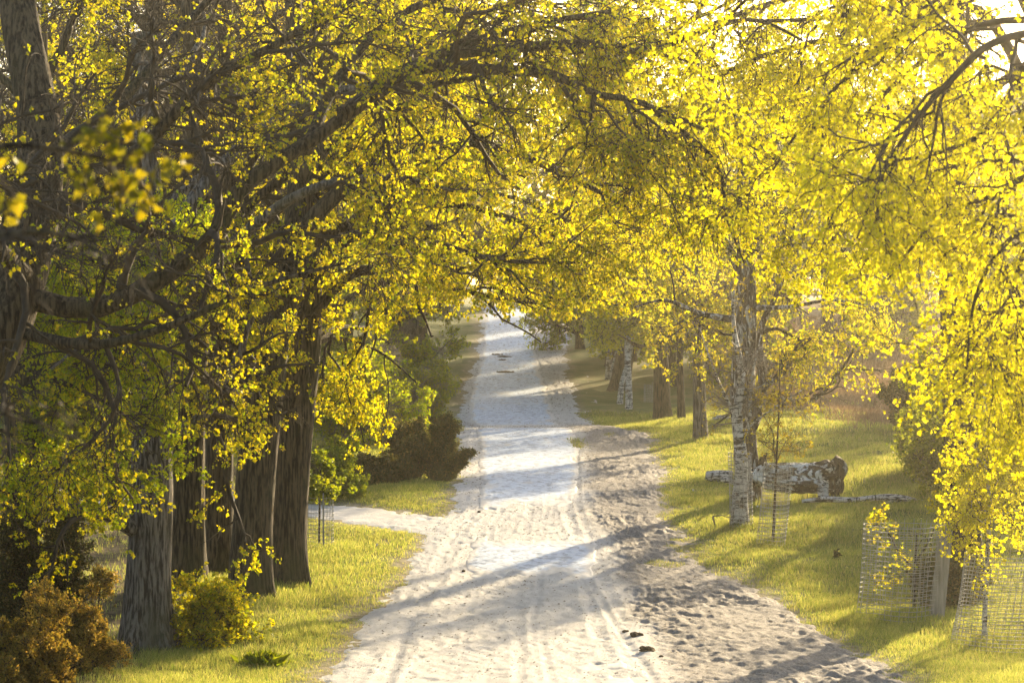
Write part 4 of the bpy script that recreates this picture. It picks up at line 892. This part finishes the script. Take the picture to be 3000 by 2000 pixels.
def lump(name, label, cat, px, py, w, h, n, seed, m, group=None):
    b = foot(px, py); b[2] = float(sand_z(np.array([b[0]]), np.array([b[1]]))[0]) if road_sdf(b[0], b[1]) > 0 else b[2]
    R = rs(seed); g = Geo()
    for i in range(n):
        c = V3(R.normal(0, w * .26), R.normal(0, w * .26), h * (.2 + .4 * R.rand() * (1 - i / n)))
        c[:2] *= min(1, w * .5 / max(np.hypot(c[0], c[1]), 1e-6)); r = h * (.35 + .3 * R.rand()); r = w * .36 if i == 0 else r; fl_ = .25 if i == 0 else .8
        if i == 0: c[:] = 0; u, v = np.meshgrid(np.linspace(0, np.pi, 7), np.arange(10) * 2 * np.pi / 10, indexing='ij')
        rr = r * (1 + .25 * R.rand(7, 10)); p = np.stack([rr * np.sin(u) * np.cos(v) * 1.3, rr * np.sin(u) * np.sin(v) * 1.3, rr * np.cos(u) * fl_], -1) + c
        i_ = (np.arange(6) * 10)[:, None]; j = np.arange(10)[None]; j2 = (j + 1) % 10
        g.add(p.reshape(-1, 3), np.stack([i_ + j, i_ + 10 + j, i_ + 10 + j2, i_ + j2], -1).reshape(-1, 4))
    tag(obj(name, g.mesh(name, m, True), None, b), label, cat, group)
def grit():
    R = rs(55); n = 16000; d = 44 * (200 / 44) ** R.rand(n); t = R.rand(n); x = XL(d) + (XR(d) - XL(d)) * t + R.normal(0, .2, n)
    z = sand_z(x, d) + .004; s_ = (.006 + .014 * R.rand(n) ** 3) * (1 + (d - 44) / 60); g = Geo(); c = np.stack([x, d, z], -1)
    o6 = np.array([[1, 0, 0], [0, 1, 0], [-1, 0, 0], [0, -1, 0], [0, 0, .8]], float)
    V = c[:, None] + o6[None] * s_[:, None, None] * (.6 + .8 * R.rand(n, 5, 1)) * np.array([1.2, 1.6, .7])
    i = np.arange(n)[:, None] * 5; T = np.concatenate([i + [0, 1, 4], i + [1, 2, 4], i + [2, 3, 4], i + [3, 0, 4]])
    tag(obj('grit', mesh_np('grit', V.reshape(-1, 3), [T], M['grit'])), 'crumbs of soil, leaf and stone strewn over the sand', None, None, 'stuff')
M['grit'] = leaf_mat('soil_crumb', [(.09, .065, .045), (.2, .16, .12), (.32, .28, .22), (.14, .10, .06)], 0)
grit()
lump('horse_dung', 'largest brown dung heap on the sandy road near the bottom', 'dung', 1897, 1936, .30, .10, 9, 1, M['dung'], 'horse dung on the road')
lump('horse_dung', 'flat dung heap farther up, beside the wheel rut', 'dung', 1868, 1888, .26, .08, 8, 2, M['dung'], 'horse dung on the road')
lump('horse_dung', 'small dung piece left of the flat heap', 'dung', 1832, 1876, .14, .05, 5, 3, M['dung'], 'horse dung on the road')
lump('horse_dung', 'lone small dung piece right of the largest heap', 'dung', 1936, 1950, .07, .05, 3, 4, M['dung'], 'horse dung on the road')
for i, (px, py, w, lab) in enumerate(((1455, 1046, .7, 'dark dung patch highest on the upper road'), (1478, 1052, .9, 'widest dark dung patch on the upper road'),
                       (1470, 1062, .5, 'small dark dung patch just below the widest one'), (1480, 1098, 1.0, 'lowest dark dung patch on the upper road'))):
    lump('horse_dung', lab, 'dung', px, py, w, .10, 9, 10 + i, M['dung'], 'dung on the upper road')
lump('stone', 'small dark stone on the sand at the left edge of the cobbles', 'stone', 1356, 1691, .05, .06, 2, 20, M['dung'])
lump('stone', 'small dark stone in the left wheel track beyond the side path', 'stone', 1404, 1515, .05, .06, 2, 21, M['dung'])
def puff(px, py, hgt, lab):
    b = foot(px, py); root = thing('dandelion', lab, 'flower', b, 'dandelion clocks in the grass')
    g = Geo(); g.tubes(np.array([[V3(0, 0, -.02), V3(.01, 0, hgt * .5), V3(0, 0, hgt)]]), np.full((1, 3), .004), 4); obj('stem', g.mesh('stem', M['grass']), root)
    g = Geo(); R = rs(px); dd = unit(R.normal(0, 1, (160, 3))); st = dd * .004 + V3(0, 0, hgt + .02); en = dd * .032 + V3(0, 0, hgt + .02)
    g.tubes(np.stack([st, en], 1), np.full((160, 2), .0022), 3); obj('seed_head', g.mesh('seed_head', M['puff']), root)
for px, py, h, lab in ((2031, 1452, .14, 'dandelion clock alone in the grass far left of the old birch'), (2220, 1502, .16, 'dandelion clock at the foot of the old birch beside the leaning guard'),
                       (2274, 1497, .14, 'dandelion clock seen through the leaning wire guard'), (1104, 1612, .12, 'dandelion clock on the left verge')): puff(px, py, h, lab)

# ------------------------------------------------------------------ grass
def tufts(name, n, dens, hfun, m, R, per=5, cat_kind='stuff', dmin=43, dmax=135, label=None, wscale=1.):
    # candidates over the ground on both sides of the road, thinned by density
    d = dmin * (dmax / dmin) ** R.rand(n); half = d * .18 + 3.5
    x = (R.rand(n) * 2 - 1) * half
    x = x + np.clip(-(x + half), 0, 0)
    keep = R.rand(n) < dens(x, d); x = x[keep]; d = d[keep]
    z = ground_h(x, d); hh = hfun(x, d)
    k = per; X = np.repeat(x, k); D = np.repeat(d, k); Zb = np.repeat(z, k); Hh = np.repeat(hh, k); m_ = len(X)
    a = R.rand(m_) * 6.283; sp = R.normal(0, .035, (m_, 2)) * (1 + D / 90)[:, None]
    ht = Hh * (.45 + .8 * R.rand(m_)); ben = ht * (.25 + .5 * R.rand(m_)); ww = (.0035 + .00010 * (D - 45)) * wscale * (.7 + .6 * R.rand(m_))
    ux, uy = np.cos(a), np.sin(a); bx = X + sp[:, 0]; by = D + sp[:, 1]
    b2 = R.rand(m_) * 6.283; wx, wy = np.cos(b2) * ww, np.sin(b2) * ww
    V = np.stack([np.stack([bx - wx, by - wy, Zb - .02], -1), np.stack([bx + wx, by + wy, Zb - .02], -1),
                  np.stack([bx + ux * ben * .4 + wx * .7, by + uy * ben * .4 + wy * .7, Zb + ht * .6], -1),
                  np.stack([bx + ux * ben * .4 - wx * .7, by + uy * ben * .4 - wy * .7, Zb + ht * .6], -1),
                  np.stack([bx + ux * ben, by + uy * ben, Zb + ht], -1)], 1)
    i = np.arange(m_)[:, None] * 5
    me = mesh_np(name, V.reshape(-1, 3), [i + [0, 1, 2, 3], i + [3, 2, 4]], m)
    o = obj(name, me); tag(o, label, None, None, cat_kind); return o
def gdens(x, d):
    s = road_sdf(x, d); v = sst(-.1, .75, -s + fbm(x * 3, d * 2, 7) * .9)
    v = v * (1 - .85 * sst(-6, -7.5, x) * sst(110, 90, d)) * (1 - .9 * sst(6, 9, x - XR(d) - 2) * sst(104, 112, d))
    return v * np.where(fbm(x * .5, d * .5, 12, 2) > .28, .5, 1)
TR = [foot(432, 1905), foot(545, 1705), foot(640, 1695), foot(735, 1752), foot(838, 1706), foot(2184, 1474), foot(2168, 1543), foot(2264, 1592), foot(1942, 1232), foot(2054, 1287), foot(2632, 1812), foot(2925, 1898)]
def gh(x, d):
    s = road_sdf(x, d); tb = 0
    for t_ in TR: tb = tb + np.exp(-(np.hypot(x - t_[0], d - t_[1]) / 1.0) ** 4)
    return tb * .07 + (.035 + .055 * sst(.1, 1.6, -s)) * (.6 + 1.1 * (fbm(x * .7, d * .5, 14) + .5)) + .08 * sst(.12, .3, fbm(x * .9, d * .7, 15, 2)) + .03 * sst(2, 6, x - XR(d))
tufts('grass', 330000, gdens, gh, M['grass'], rs(201), 5, label='short spring grass on both verges')
tufts('dry_grass', 60000, lambda x, d: gdens(x, d) * np.where(fbm(x * .4, d * .3, 16, 2) > .02, .9, .15) * (.25 + .75 * sst(1, 5, x - XR(d))), lambda x, d: gh(x, d) * 1.15, M['straw'], rs(202), 4,
      label='straw coloured stalks among the grass')
tufts('heather', 70000, lambda x, d: sst(5, 9, x - XR(d) - 2) * sst(102, 112, d + fbm(x * .3, d * .15, 92) * 14) * .9, lambda x, d: .22 + .2 * (fbm(x * .3, d * .3, 18) + .5), M['heather'], rs(203), 6,
      dmin=98, dmax=200, label='brown heather on the rising heath', wscale=1.5)
def edge_tufts():
    pass
# dark weed clump near the bottom of the left verge
b = foot(770, 1950); R = rs(5); g = Geo()
st = np.concatenate([R.normal(0, .13, (420, 2)), np.zeros((420, 1))], 1)
dr = unit(np.concatenate([st[:, :2] * 4 + R.normal(0, .4, (420, 2)), np.full((420, 1), 1.)], 1))
g.leaves(st, dr, .2, R, .12, -.4, .3)
tag(obj('weed_clump', g.mesh('weed_clump', M['greenleaf']), None, b), 'dark green weed clump near the bottom of the left verge', 'plant')
b = foot(2452, 1642); g = Geo(); n = 60
st = np.stack([R.normal(0, .02, n), R.normal(0, .02, n), R.rand(n) * .22], 1); g.leaves(st, unit(R.normal(0, 1, (n, 3)) + V3(0, 0, .3)), .1, R, .2, 0, .5)
tag(obj('thistle', g.mesh('thistle', M['needledark']), None, b), 'small dark thistle in the grass between the track and the wide guard', 'plant')

# ------------------------------------------------------------------ air
def haze():
    x0, x1, y0, y1, z0, z1 = -610, 610, -45, 905, -2.5, 40
    V = [(x, y, z) for z in (z0, z1) for x, y in ((x0, y0), (x1, y0), (x1, y1), (x0, y1))]
    me = bpy.data.meshes.new('haze'); me.from_pydata(V, [], [(3, 2, 1, 0), (4, 5, 6, 7), (0, 1, 5, 4), (1, 2, 6, 5), (2, 3, 7, 6), (3, 0, 4, 7)])
    m, nt, out = mat('air'); v = N(nt, 'ShaderNodeVolumePrincipled')
    v.inputs['Color'].default_value = (.98, .92, .76, 1); v.inputs['Density'].default_value = HAZE; v.inputs['Anisotropy'].default_value = .88
    v.inputs['Density Attribute'].default_value = ''
    nt.links.new(v.outputs[0], out.inputs['Volume']); me.materials.append(m)
    tag(obj('haze', me), 'thin sunlit spring haze filling the lane', None, None, 'stuff')
HAZE = 0.0004
haze()
